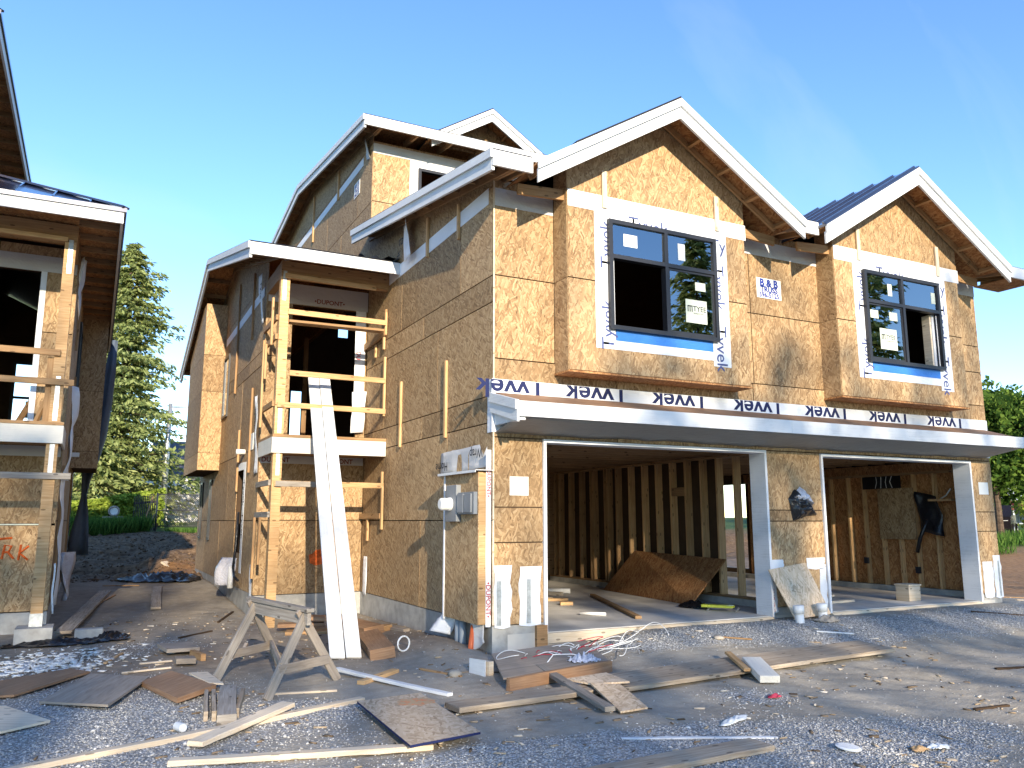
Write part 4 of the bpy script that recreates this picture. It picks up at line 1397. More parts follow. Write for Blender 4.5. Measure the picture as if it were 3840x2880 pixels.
# walls and floors hidden deeper inside
box("rear_wall", RX + 0.05, 3.6, BY - 0.1, BY, 0.1, 6.0, BACK, house)
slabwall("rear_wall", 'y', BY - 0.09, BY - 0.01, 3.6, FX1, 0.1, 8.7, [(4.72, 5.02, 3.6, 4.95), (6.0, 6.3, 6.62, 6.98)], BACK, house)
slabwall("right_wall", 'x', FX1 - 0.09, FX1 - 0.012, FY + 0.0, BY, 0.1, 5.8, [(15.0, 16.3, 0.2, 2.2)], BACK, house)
for z0, z1 in ((0.11, 1.35), (1.35, 2.6), (2.6, 4.1), (4.1, 5.75)):
    slabwall("sheathing_panel", 'x', FX1 - 0.0115, FX1, FY + 0.0, 16.9, z0 + 0.003, z1 - 0.003, [(15.0, 16.3, 0.2, 2.2)], OSB_V, house)
box("upper_right_wall", 13.4, 13.5, EY + 0.1, 24.0, 5.6, 8.75, BACK, house)
box("upper_floor", FX0 + 0.12, FX1 - 0.12, FY + 0.13, BY - 0.12, 2.66, 2.70, OSB_D, house)
box("upper_floor", RX + 0.12, FX0 + 0.11, EY + 0.12, BY - 0.12, 2.66, 2.70, OSB_D, house)
# ------- garage interiors
for k in range(20):
    y = 9.4 + 0.4 * k
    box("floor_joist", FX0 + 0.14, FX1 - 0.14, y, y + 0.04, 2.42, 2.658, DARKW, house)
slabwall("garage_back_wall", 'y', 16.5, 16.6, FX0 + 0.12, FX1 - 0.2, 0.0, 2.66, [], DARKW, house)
box("upper_dark_ceiling", FX0 + 0.12, FX1 - 0.12, FY + 0.13, EY - 0.05, 5.46, 5.5, BACK, house)  # unseen ceiling, added dark so the bay windows look into blackness
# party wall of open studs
box("stud_gap_shade", 9.505, 9.515, 10.75, 16.45, 0.1, 2.42, BACK, house)  # dark sheet added behind the studs to paint their gaps in shade
PX = 9.42
box("stud_curb", PX - 0.08, PX + 0.08, 9.75, 16.4, -0.0005, 0.10, CONC, house)
box("bottom_plate", PX - 0.07, PX + 0.07, 9.75, 16.4, 0.101, 0.138, DARKW, house)
box("top_plate", PX - 0.071, PX + 0.071, 9.3, 16.4, 2.385, 2.419, DARKW, house)
sy = [9.88, 10.3, 10.72, 11.13, 11.55, 11.97, 12.4, 12.83, 13.27, 13.72, 14.05, 14.15, 14.6, 14.68, 15.1, 15.55, 16.0, 16.2]
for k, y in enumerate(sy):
    board("stud", (PX + random.uniform(-0.008, 0.008), y, 0.139), (PX, y, 2.384), 0.04, 0.14, PINE if k < 9 else PINE_D, house, up=(1, 0, 0))  # studs near the door take paler wood in place of bounced light
board("blocking", (PX, 11.6, 1.85), (PX, 11.95, 1.85), 0.12, 0.15, DARKW, house)
for k in range(14):    # left wall of the first garage
    board("stud", (FX0 + 0.19, 9.4 + 0.5 * k, 0.0), (FX0 + 0.19, 9.4 + 0.5 * k, 2.4), 0.04, 0.14, DARKW, house, up=(1, 0, 0))
# right wall of the second garage: studs over sheathing
GX = 13.90
box("interior_sheathing", GX + 0.06, GX + 0.066, 9.3, 14.9, 0.1, 2.42, OSB_D, house)
box("stud_curb", GX - 0.06, GX + 0.055, 9.3, 14.9, -0.0004, 0.10, CONC, house)
box("top_plate", GX - 0.07, GX + 0.055, 9.25, 14.9, 2.2, 2.24, DARKW, house)
box("wall_header", GX - 0.06, GX + 0.05, 9.25, 14.9, 2.241, 2.41, OSB_D, house)
for k, y in enumerate([9.42, 9.95, 10.38, 10.74, 11.12, 11.52, 11.9, 12.35, 12.75, 13.2, 13.7, 14.2]):
    board("stud", (GX - 0.004, y, 0.101), (GX - 0.004, y, 2.199), 0.04, 0.10, PINE if k < 8 else DARKW, house, up=(1, 0, 0))
box("interior_panel", GX - 0.082, GX - 0.07, 10.35, 11.15, 0.98, 1.95, OSB, house)
for y, z in ((11.52, 0.55), (10.38, 0.42)):
    b = box("outlet_box", GX - 0.09, GX - 0.055, y - 0.05, y + 0.05, z - 0.06, z + 0.06, FRAME, house)
box("vent_panel", GX - 0.066, GX - 0.06, 10.62, 11.5, 1.95, 2.19, BLKP, house)
for k in range(4):
    tube("cable", [(GX - 0.08, 10.8 + 0.12 * k, 2.19), (GX - 0.09, 10.84 + 0.1 * k, 2.08), (GX - 0.08, 10.8 + 0.13 * k, 1.96)], 0.006, WHITEP, house, sides=4)
box("shelf_ledger", GX - 0.3, GX - 0.06, 9.45, 9.9, 1.68, 1.72, PINE_D, house)
sheet("electrical_wrap", (GX - 0.2, 9.75, 1.05), (0.05, 0.45, 0.1), (0.02, 0.06, 0.72), BLKP, house, bulge=0.1, seed=41, nu=10, nv=12)
tube("cable", [(GX - 0.15, 10.05, 1.35), (GX - 0.17, 10.22, 1.0), (GX - 0.14, 10.32, 0.75)], 0.035, BLKP, house)
tube("cable", [(GX - 0.15, 9.8, 1.7), (GX - 0.2, 9.6, 1.78), (GX - 0.2, 9.5, 1.9)], 0.012, WHITEP, house)
# upstairs bits of framing glimpsed through the door
for y, x in ((17.0, 3.4), (18.5, 3.0), (18.0, 4.0)):
    board("stud", (x, y, 2.7), (x, y, 5.4), 0.04, 0.1, DARKW, house, up=(1, 0, 0))

# ------- meter cabinet on the side wall
cb = slabwall("meter_cabinet", 'x', 4.13, 4.142, 8.99, 10.02, 0.13, 1.93, [], OSB_V, house)
box("cabinet_stud", 4.143, 4.235, 8.995, 9.034, 0.13, 1.93, PINE, cb)
box("cabinet_stud", 4.143, 4.30, 9.98, 10.018, 0.13, 1.93, PINE, cb)
box("cabinet_wrap", 4.236, 4.303, 8.99, 8.998, 0.1, 2.2, WRAP, cb)
text("lettering", "•DUPONT•", 0.075, (4.245, 8.9865, 1.99), INKR, cb, rot=-math.pi / 2, bold=0.01)
text("lettering", "•DUPONT•", 0.085, (4.24, 8.9865, 0.62), INKR, cb, rot=-math.pi / 2, bold=0.01)
box("cabinet_wrap", 4.12, 4.3, 10.02, 10.06, 0.1, 1.95, WRAP, cb)
fl = prism("cabinet_flashing", [(8.93, 1.945), (10.14, 1.95), (10.14, 1.957), (8.93, 1.952)], 'x', 4.07, 4.302, TRIM, cb)
prism("cabinet_flashing", [(8.93, 1.92), (10.14, 1.925), (10.14, 1.955), (8.93, 1.95)], 'x', 4.062, 4.069, TRIM, cb)
sheet("wrap_flap", (FX0 - 0.012, 10.6, 1.97), (0, -1.48, 0.03), (0, 0.0, 0.30), WRAP_G, cb, bulge=0.03, seed=51, nu=14, nv=6, edge=0.01)
text("lettering", "Home", 0.17, (FX0 - 0.05, 10.28, 2.13), INKD, cb, face='x-', rot=math.pi)
text("lettering", "Wrap", 0.17, (FX0 - 0.05, 9.15, 2.24), INKD, cb, face='x-', rot=math.pi)
sheet("wrap_flap", (4.05, 10.3, -0.08), (0.08, -0.3, 0.0), (0.1, -0.1, 0.24), WRAP, cb, bulge=0.07, seed=52)
sheet("wrap_flap", (4.18, 9.2, -0.2), (0.06, -0.2, 0.12), (0.0, 0.05, 0.33), WRAP_G, cb, bulge=0.03, seed=53)
mt = box("meter_socket", 4.06, 4.128, 9.5, 9.84, 1.33, 1.79, GREYM, house, bev=0.006)
lathe("meter_dial", [(0.085, 0.0), (0.085, 0.03), (0.078, 0.035), (0.078, 0.13), (0.06, 0.15)], (4.059, 9.68, 1.55), WHITEP, mt, axis=(-1, 0, 0), sides=20)
box("breaker_box", 4.075, 4.128, 9.0, 9.48, 1.42, 1.69, GREYM, mt, bev=0.004)
box("breaker_door", 4.05, 4.0745, 9.27, 9.46, 1.44, 1.67, GREYM, mt, bev=0.004)
box("breaker_door", 4.05, 4.0745, 9.04, 9.235, 1.44, 1.67, GREYM, mt, bev=0.004)
tube("conduit", [(4.22, 9.75, -0.35), (4.22, 9.75, 0.14)], 0.05, PIPEG, house, sides=12)
tube("conduit", [(4.22, 9.62, -0.35), (4.22, 9.62, 0.12)], 0.045, PIPEG, house, sides=12)
tube("conduit", [(4.12, 9.18, -0.4), (4.14, 9.2, -0.15), (4.2, 9.24, 0.13)], 0.035, PIPEO, house, sides=12)
# ------------------------------------------------------------------ neighbouring unfinished house at the left edge
LX, LY, LD = -0.48, 14.07, 12.85         # its right wall, porch wall, deck front
LTX = -2.32                               # third storey wall
nh = thing("house", "second unfinished house at the left edge with dark metal hip roof and open porch", "house", (-3.0, 15.0, -0.2))
box("foundation", -4.0, LX - 0.01, LY + 0.01, LY + 0.2, -0.7, 0.03, CONC, nh)
box("foundation", LX - 0.2, LX - 0.01, LY + 0.201, 22.4, -0.7, 0.10, CONC, nh)
lw = osb_wall(nh, "porch_wall", 'y', LY, -1, [(0.04, 1.285, -4.0, LX), (1.30, 2.5, -4.0, LX), (2.5, 4.2, -4.0, LX), (4.2, 5.56, -4.0, LX)], [(-2.15, -0.98, 2.72, 5.15)])
box("painted_daylight", -3.9, -0.62, LY + 0.002, LY + 0.006, 1.284, 1.302, PAPERG, lw)  # pale strip in the joint stands in for daylight showing through
lr = osb_wall(nh, "side_wall", 'x', LX, 1, [(0.10, 1.345, LY, 22.4, 0.4), (1.345, 2.6, LY, 22.4, 1.3), (2.6, 4.1, LY, 22.4, 0.2), (4.1, 5.62, LY, 22.4, 0.5)],
              [(17.2, 18.5, 3.4, 5.1), (20.6, 21.0, 0.7, 2.1)], mat=OSB_V)
for y0, y1, z0, z1 in ((17.2, 18.5, 3.4, 5.1), (20.6, 21.0, 0.7, 2.1)):
    w_ = slabwall("window", 'x', LX - 0.04, LX + 0.035, y0, y1, z0, z1, [(y0 + 0.05, y1 - 0.05, z0 + 0.05, z1 - 0.05)], FRAME, nh)
    box("pane", LX + 0.004, LX + 0.01, y0 + 0.055, y1 - 0.055, z0 + 0.055, z1 - 0.055, GLASS, w_)
for y, a, b in ((14.6, 0.4, 2.2), (15.4, 4.2, 5.4), (16.4, 2.3, 3.9), (19.9, 0.5, 2.3)):
    board("batten", (LX + 0.022, y, a), (LX + 0.022, y, b), 0.07, 0.035, PINE_D, lr, up=(1, 0, 0))
# porch
ld = box("porch_deck", -4.0, LX, LD + 0.035, LY - 0.004, 2.46, 2.655, PINE_D, nh)
box("deck_board", -4.0, LX + 0.03, LD - 0.01, LY - 0.004, 2.657, 2.70, PINE_D, ld)
box("deck_fascia", -4.0, LX + 0.003, LD + 0.005, LD + 0.033, 2.405, 2.655, TRIM_Y, ld)
box("deck_fascia", LX + 0.0035, LX + 0.031, LD + 0.005, LY - 0.03, 2.405, 2.655, TRIM_Y, ld)
lp = box("porch_post", LX - 0.165, LX - 0.02, LD + 0.05, LD + 0.195, 0.05, 2.404, PINE, nh)
lp2 = box("porch_post", LX - 0.165, LX - 0.02, LD + 0.05, LD + 0.195, 2.70, 5.32, PINE, nh)
box("post_saddle", LX - 0.172, LX - 0.013, LD + 0.043, LD + 0.202, -0.05, 0.12, GALV, lp)
box("post_pad", LX - 0.32, LX + 0.12, LD - 0.12, LD + 0.35, -0.4, -0.055, CONC, nh)
box("post_strap", LX - 0.12, LX - 0.06, LD + 0.0455, LD + 0.049, 1.95, 2.40, GALV, lp)
box("post_strap", LX - 0.12, LX - 0.06, LD + 0.0455, LD + 0.049, 2.72, 3.35, GALV, lp2)
box("post_strap", LX - 0.115, LX - 0.055, LD + 0.0455, LD + 0.049, 4.85, 5.35, GALV, lp2)
box("porch_beam", -4.0, LX - 0.01, LD + 0.06, LD + 0.2, 5.322, 5.58, PINE_D, nh)
box("porch_beam", LX - 0.13, LX - 0.012, LD + 0.201, LY - 0.004, 5.32, 5.56, PINE_D, nh)
board("brace", (-4.0, LD + 0.025, 5.345), (LX - 0.13, LD + 0.025, 5.345), 0.045, 0.06, PINE, nh)
for z, x1, m in ((3.68, -0.57, PINE_D), (3.265, -0.37, PINE_D), (1.955, -0.31, GREYW)):
    board("guard_rail", (-4.0, LD + 0.025, z), (x1, LD + 0.025, z), 0.038, 0.088, m, nh, bev=0.004)
board("guard_post", (LX - 0.2, LD + 0.12, 2.7), (LX - 0.2, LD + 0.12, 3.62), 0.04, 0.09, PINE_D, nh, up=(1, 0, 0))
board("guard_brace", (LX - 0.33, LD + 0.3, 2.72), (LX - 0.16, LD + 0.1, 3.2), 0.04, 0.06, PINE_D, nh)
box("head_wrap", -4.0, LX - 0.02, LY - 0.0095, LY - 0.0055, 5.15, 5.4, WRAP_G, lw)
box("jamb_wrap", -0.98, -0.9, LY - 0.0095, LY - 0.0055, 2.7, 5.149, WRAP, lw)
box("wrap_strip", -4.0, LX - 0.02, LY - 0.0085, LY - 0.0055, 2.3, 2.455, WRAP_G, lw)
# orange marking scrawl
for pts in ([(-1.45, 1.06), (-1.02, 1.1)], [(-1.2, 1.1), (-1.3, 0.85)], [(-1.13, 0.8), (-1.1, 1.0), (-1.02, 0.98), (-1.05, 0.9), (-1.13, 0.89)], [(-1.06, 0.9), (-0.98, 0.8)], [(-0.92, 0.78), (-0.9, 1.0)], [(-0.8, 0.98), (-0.91, 0.88), (-0.8, 0.78)]):
    tube("marking_paint", [(x, LY - 0.004, z) for x, z in pts], 0.016, SPRAY, lw, sides=4)
# loose wrap hanging from the corner
sheet("wrap_flap", (LX + 0.06, 13.55, 4.4), (0.01, 0.35, 0), (0.03, 0.1, 0.95), WRAP_G, lr, bulge=0.05, seed=61)
text("lettering", "DUPONT", 0.12, (LX + 0.14, 13.72, 4.75), INKR, lr, face='x+', rot=math.pi / 2)
sheet("wrap_flap", (LX + 0.05, 14.0, 1.95), (0.04, 0.3, 0), (0.02, 0.0, 1.45), WRAP, lr, bulge=0.06, seed=62)
sheet("wrap_flap", (LX + 0.04, 14.15, 0.1), (0.04, 0.18, 0), (0.0, 0.0, 1.86), WRAP, lr, bulge=0.03, seed=63)
sheet("wrap_flap", (LX + 0.04, 14.02, 0.0), (0.02, -0.03, 0), (-0.03, 0.02, 0.72), WRAP, lr, bulge=0.03, seed=64)
sheet("paper_flashing", (LX + 0.02, 14.1, 0.02), (0.02, 0.25, 0), (0.0, -0.04, 0.7), WRAP, lr, bulge=0.03, seed=65)
sheet("plastic_flap", (LX + 0.06, 16.2, 0.0), (0.1, 0.6, 0), (0.0, 0.0, 0.8), CLEAR, lr, bulge=0.12, seed=66)
# rear bay
lb = box("rear_bay", LX + 0.003, 0.0, 18.814, 21.8, 2.46, 5.8, BACK, nh)
for a, b in ((2.40, 2.75), (2.75, 4.0), (4.0, 5.8)):
    box("sheathing_panel", LX + 0.004, 0.014, 18.80, 18.812, a + 0.004, b - 0.004, OSB, lb)
    box("sheathing_panel", 0.002, 0.014, 18.814, 21.8, a + 0.004, b - 0.004, OSB_V, lb)
box("vent_hood", LX - 0.05, LX + 0.16, 18.0, 18.15, 2.58, 2.66, WHITEP, nh)
# long grey sheet blowing from the rear corner
prof_t = [(0.55, -0.27, 0.24), (1.0, -0.25, 0.2), (1.5, -0.22, 0.13), (1.95, -0.215, 0.06), (2.3, -0.2, 0.1), (2.8, -0.12, 0.17), (3.4, -0.03, 0.2), (4.2, 0.07, 0.16), (5.0, 0.13, 0.12), (5.75, 0.16, 0.08)]
vt, ft = [], []
nc = 7
for i, (zt, xt, wt) in enumerate(prof_t):
    for k in range(nc):
        u = k / (nc - 1) * 2 - 1
        vt.append((xt + u * wt, 0.09 * math.sin(u * 4.5 + i * 0.5) * (0.4 + wt * 2), zt - 3.0))
for i in range(len(prof_t) - 1):
    for k in range(nc - 1):
        ft.append((i * nc + k, i * nc + k + 1, (i + 1) * nc + k + 1, (i + 1) * nc + k))
tp = link("tarp", mk_mesh("tarp", vt, ft, smooth=True), TARP, nh, Matrix.Translation((0, 21.95, 3.0)))
tpm = tp.modifiers.new("thickness", 'SOLIDIFY')
tpm.thickness = 0.003
# hip roof over the porch
def hip(name, xr, yf, z, run_x, run_y, slope, mat, seams=True):
    """eaves along y=yf (front) and x=xr (right); rises inwards"""
    t = 0.035
    xh, yh, zh = xr - run_x, yf + run_x, z + slope * run_x
    yb = yf + run_y
    v = [(-6.5, yf, z), (xr, yf, z), (xr, yb, z), (xh, yb, zh), (xh, yh, zh), (-6.5, yh, zh)]
    v = v + [(a, b, c - t) for a, b, c in v]
    f = [(0, 1, 4, 5), (1, 2, 3, 4), (6, 11, 10, 7), (7, 10, 9, 8), (0, 6, 7, 1), (1, 7, 8, 2), (2, 8, 9, 3), (5, 4, 10, 11), (4, 3, 9, 10), (0, 5, 11, 6)]
    me = mk_mesh(name, v, f)
    bm = bmesh.new(); bm.from_mesh(me); bmesh.ops.recalc_face_normals(bm, faces=bm.faces[:]); bm.to_mesh(me); bm.free()
    r = link(name, me, mat, nh)
    box("fascia", -6.5, xr - 0.02, yf + 0.015, yf + 0.05, z - 0.21, z - 0.04, TRIM, r)
    box("fascia", xr - 0.055, xr - 0.02, yf + 0.051, yb, z - 0.21, z - 0.04, TRIM, r)
    box("drip_edge", -6.5, xr + 0.012, yf - 0.012, yf + 0.0, z - 0.05, z + 0.012, METAL, r)
    box("drip_edge", xr + 0.0005, xr + 0.012, yf + 0.0005, yb, z - 0.05, z + 0.012, METAL, r)
    if seams:
        for k in range(9):
            x = xr - 0.45 - 0.45 * k
            if x < -6.4:
                break
            d = min(xr - x, run_x)
            board("standing_seam", (x, yf + 0.01, z + 0.018), (x, yf + d, z + slope * d + 0.018), 0.022, 0.035, mat, r)
        for k in range(int(run_y / 0.45)):
            y = yf + 0.45 * (k + 1)
            d = min(y - yf, run_x)
            board("standing_seam", (xr - 0.01, y, z + 0.018), (xr - d, y, z + slope * d + 0.018), 0.022, 0.035, mat, r)
    board("hip_cap", (xr, yf, z + 0.02), (xh, yh, zh + 0.02), 0.12, 0.03, mat, r)
    return r


pr_ = hip("porch_roof", 0.1, 12.1, 5.66, 2.42, 10.9, 0.47, METAL)
for k in range(17):
    y = 12.7 + 0.61 * k
    board("lookout", (0.04, y, 5.56), (LX + 0.0, y, 5.56), 0.038, 0.088, DARKW, pr_)
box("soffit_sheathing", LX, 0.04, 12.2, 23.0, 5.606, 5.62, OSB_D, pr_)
box("soffit_sheathing", -4.0, LX - 0.001, 12.2, LY - 0.01, 5.606, 5.62, OSB_D, pr_)
ur = hip("upper_roof", -1.78, 13.25, 8.84, 2.0, 7.2, 0.45, ROOFB, seams=False)
for k in range(11):
    y = 13.6 + 0.61 * k
    board("lookout", (-1.84, y, 8.74), (LTX + 0.02, y, 8.74), 0.038, 0.088, DARKW, ur)
box("soffit_sheathing", LTX - 0.3, -1.84, 13.31, 20.4, 8.786, 8.80, OSB_D, ur)
uwl = osb_wall(nh, "upper_side_wall", 'x', LTX, 1, [(5.6, 7.2, LY, 20.3, 0.5), (7.2, 8.78, LY, 20.3, 1.2)], [], mat=OSB_V)
box("upper_front_wall", -6.0, LTX - 0.02, LY, LY + 0.1, 5.6, 8.78, OSB, nh)
box("added_roof_cover", -6.1, LTX - 0.03, LY + 0.1, 22.4, 5.72, 5.8, BACK, nh)  # unseen cover added to stop daylight entering the house from above
box("rear_upper_wall", LTX - 0.1, LTX - 0.001, 20.31, 22.9, 5.81, 6.85, BACK, nh)
prism("rear_gable_wall", [(LTX, 5.71), (-0.12, 5.71), (LTX, 6.74)], 'y', 22.32, 22.4, BACK, nh)
# inside: floor, rear wall with a window that shows daylight
box("upper_floor", -6.0, LX - 0.12, LY + 0.1, 22.4, 2.66, 2.70, OSB_D, nh)
slabwall("rear_wall", 'y', 22.32, 22.4, -6.0, LX - 0.02, 0.05, 5.7, [(-1.9, -1.2, 3.4, 5.05)], BACK, nh)
wq = slabwall("window", 'y', 22.28, 22.319, -1.95, -1.15, 3.35, 5.1, [(-1.88, -1.22, 3.42, 4.2), (-1.88, -1.22, 4.26, 5.03)], FRAME, nh)
box("sticker", -1.62, -1.25, 22.27, 22.279, 3.75, 4.15, PAPERG, wq)
box("left_interior_wall", -6.1, -6.0, LY, 22.4, 0.0, 5.7, BACK, nh)
for y in (17.0, 19.0):
    board("stud", (-1.5, y, 2.7), (-1.1, y, 3.6), 0.05, 0.1, PINE_D, nh)
# ------------------------------------------------------------------ vegetation
def quads_mesh(name, C, D, N, L, Wd):
    """leaf-shaped quads: centre C, axis D, side N (unit), half length L, half width Wd"""
    a = C - D * L[:, None]
    b = C + N * Wd[:, None]
    c = C + D * L[:, None]
    d = C - N * Wd[:, None]
    co = np.stack([a, b, c, d], 1).reshape(-1, 3)
    n = len(C)
    return co, np.arange(4 * n).reshape(n, 4)


def unit(v):
    return v / np.maximum(np.linalg.norm(v, axis=-1, keepdims=True), 1e-6)


def conifer_crown(H, R, seed, n_whorl=46, per=9, twig=16, z0=0.06, sparse=1.0, drop=0.45, leaf=0.2):
    rng = np.random.default_rng(seed)
    C, D, N, L, Wd = [], [], [], [], []
    limbs = []
    for i in range(n_whorl):
        t = z0 + (1 - z0) * (i + rng.uniform(-0.3, 0.3)) / n_whorl
        t = min(max(t, 0.02), 0.995)
        prof = (1 - t) ** 0.7 * (1 + 0.22 * math.sin(t * 37 + seed)) * (0.75 + 0.25 * math.sin(min(1, t / 0.14) * math.pi / 2)) + 0.03
        for k in range(per):
            if rng.uniform() > sparse:
                continue
            az = rng.uniform(0, 2 * math.pi)
            ln = R * prof * rng.uniform(0.4, 1.25) * (1 + 0.28 * math.sin(az * 2 + t * 9 + seed))
            h = t * H
            d = np.array([math.cos(az), math.sin(az), 0.0])
            side = np.array([-d[1], d[0], 0.0])
            rise = rng.uniform(-0.1, 0.25)
            nt = max(5, int(twig * (0.35 + ln / R)))
            s = rng.uniform(0.12, 1.0, nt) ** 0.8
            z = h + ln * (rise * s - drop * s ** 2 + 0.22 * s ** 3)
            off = rng.normal(0, 0.09 + 0.05 * (1 - s)) * ln
            P = np.stack([d[0] * s * ln + side[0] * off, d[1] * s * ln + side[1] * off, z + rng.normal(0, 0.05, nt)], 1)
            sg = np.sign(off + 1e-6)
            dd = unit(d[None] * rng.uniform(0.2, 1.0, (nt, 1)) + side[None] * (sg * rng.uniform(0.2, 0.9, nt))[:, None] + np.array([0, 0, 1.0])[None] * rng.uniform(-0.9, 0.15, (nt, 1)))
            nn = unit(np.cross(dd, rng.normal(0, 1, (nt, 3)) * 0.7 + np.array([0, 0, 1.0])))
            C.append(P); D.append(dd); N.append(nn)
            L.append(leaf * rng.uniform(0.7, 1.5, nt)); Wd.append(leaf * rng.uniform(0.25, 0.55, nt))
            if k % 3 == 0:
                limbs.append(((0, 0, h), (d[0] * ln * 0.8, d[1] * ln * 0.8, h + ln * (rise * 0.8 - drop * 0.64 + 0.11))))
    return quads_mesh("crown", np.concatenate(C), np.concatenate(D), np.concatenate(N), np.concatenate(L), np.concatenate(Wd)) + (limbs,)


def conifer(label, x, y, H, R, seed, mat=None, group=None, **kw):
    z = G(x, y)
    t = thing("conifer_tree", label, "tree", (x, y, z), group)
    co, f, limbs = conifer_crown(H, R, seed, **kw)
    T = Matrix.Translation((x, y, z))
    link("crown", np_mesh("crown", co, f), mat or LEAF_C, t, T)
    n = 8
    pts = [Vector((0.05 * math.sin(k * 1.3 + seed), 0.05 * math.cos(k * 2.1), H * 0.97 * k / n - 0.2)) for k in range(n + 1)]
    me = tube_mesh("trunk", pts, [0.02 + 0.016 * H * (1 - k / n) for k in range(n + 1)], 8)
    tr = link("trunk", me, BARK, t, T)
    vs_, fs = [], []
    for a, b in limbs:
        m = tube_mesh("limb", [a, b], [0.035, 0.01], 3)
        k = len(vs_)
        vs_ += [tuple(v.co) for v in m.vertices]
        fs += [tuple(i + k for i in p.vertices) for p in m.polygons]
        bpy.data.meshes.remove(m)
    if vs_:
        link("limbs", mk_mesh("limbs", vs_, fs), BARK, t, T, kind="stuff")
    return t


def leaf_crown(rx, ry, rz, cz, n_cl, per, seed, leaf=0.11, clump=0.5, hollow=0.35):
    rng = np.random.default_rng(seed)
    u = unit(rng.normal(0, 1, (n_cl, 3)))
    r = (hollow + (1 - hollow) * rng.uniform(0, 1, n_cl) ** 0.5)
    lump = 1 + 0.35 * np.sin(u[:, 0] * 5 + seed) * np.cos(u[:, 2] * 4 + seed * 1.7) + rng.normal(0, 0.08, n_cl)
    c = u * (r * lump)[:, None] * np.array([rx, ry, rz]) + np.array([0, 0, cz])
    P = np.repeat(c, per, 0) + rng.normal(0, clump * 0.5, (n_cl * per, 3)) * np.array([1, 1, 0.75])
    n = len(P)
    d = unit(rng.normal(0, 1, (n, 3)) + np.array([0, 0, -0.2]))
    nn = unit(np.cross(d, rng.normal(0, 1, (n, 3))))
    return quads_mesh("crown", P, d, nn, leaf * rng.uniform(0.7, 1.4, n), leaf * rng.uniform(0.4, 0.8, n)) + (c,)


def broadleaf(label, x, y, H, rx, rz, seed, mat=None, group=None, n_cl=260, per=26, leaf=0.11, clump=0.5, trunk=0.13, name="broadleaf_tree", hollow=0.35, n_limb=26):
    z = G(x, y)
    t = thing(name, label, "tree", (x, y, z), group)
    co, f, c = leaf_crown(rx, rx, rz, H - rz, n_cl, per, seed, leaf, clump, hollow)
    T = Matrix.Translation((x, y, z))
    link("crown", np_mesh("crown", co, f), mat or LEAF_D, t, T)
    hb = H - rz
    link("trunk", tube_mesh("trunk", [(0, 0, -0.2), (0.04, 0.02, hb * 0.35), (-0.03, 0.05, hb * 0.8), (0.05, 0, hb + rz * 0.4)], [trunk * 1.3, trunk, trunk * 0.75, trunk * 0.25], 8), BARK, t, T)
    vs_, fs = [], []
    for q in c[::max(1, len(c) // n_limb)]:
        m = tube_mesh("limb", [(0, 0, hb * 0.75), (q[0] * 0.4, q[1] * 0.4, hb * 0.75 + (q[2] - hb * 0.75) * 0.55), tuple(q)], [trunk * 0.4, trunk * 0.22, 0.012], 4)
        k = len(vs_)
        vs_ += [tuple(v.co) for v in m.vertices]
        fs += [tuple(i + k for i in p.vertices) for p in m.polygons]
        bpy.data.meshes.remove(m)
    link("limbs", mk_mesh("limbs", vs_, fs), BARK, t, T, kind="stuff")
    return t


# conifers beyond the gap between the houses
conifer("tall full conifer rising between the two houses", 0.95, 46.5, 15.0, 4.1, 101, n_whorl=60, per=16, twig=42, leaf=0.145, z0=0.02)
conifer("narrower conifer half hidden behind the left house roof", -0.7, 50.0, 16.5, 3.4, 102, n_whorl=50, per=12, twig=32, leaf=0.15, z0=0.03)
conifer("small drooping conifer low at the foot of the tall one", 0.1, 43.5, 4.6, 2.6, 103, n_whorl=22, per=10, twig=20, leaf=0.17, z0=0.02)
# clipped hedge behind the fence
def hedge(label, x0, x1, y0, y1, z1a, z1b, seed, mat, cat="hedge", name="hedge"):
    rng = np.random.default_rng(seed)
    n = 9000
    x = rng.uniform(x0, x1, n)
    y = rng.uniform(y0, y1, n)
    tt = (x - x0) / (x1 - x0)
    top = z1a + (z1b - z1a) * tt + 0.15 * vnoise(x * 2, y * 2, seed)
    g = gz(x, y)
    zz = g + (top - g) * rng.uniform(0, 1, n) ** 0.45
    P = np.stack([x, y, zz], 1)
    d = unit(rng.normal(0, 1, (n, 3)))
    nn = unit(np.cross(d, rng.normal(0, 1, (n, 3))))
    co, f = quads_mesh("hedge", P, d, nn, rng.uniform(0.06, 0.13, n), rng.uniform(0.04, 0.08, n))
    c = np.array([(x0 + x1) / 2, (y0 + y1) / 2, 0.8])
    t = thing(name, label, cat, tuple(c))
    link("foliage", np_mesh("foliage", co - c, f), mat, t, Matrix.Translation(c))
    hs = [tube_mesh("s", [(a - c[0], (y0 + y1) / 2 - c[1], -0.4), (a - c[0] + 0.1, (y0 + y1) / 2 - c[1], 0.8)], 0.03, 4) for a in np.linspace(x0 + 0.3, x1 - 0.3, 6)]
    vs_, fs = [], []
    for m in hs:
        k = len(vs_)
        vs_ += [tuple(v.co) for v in m.vertices]
        fs += [tuple(i + k for i in p.vertices) for p in m.polygons]
        bpy.data.meshes.remove(m)
    link("stems", mk_mesh("stems", vs_, fs), BARK, t, Matrix.Translation(c), kind="stuff")


hedge("bright yellow-green hedge behind the fence at the end of the gap", -1.6, 2.9, 40.6, 41.8, 2.0, 2.75, 111, LEAF_H)


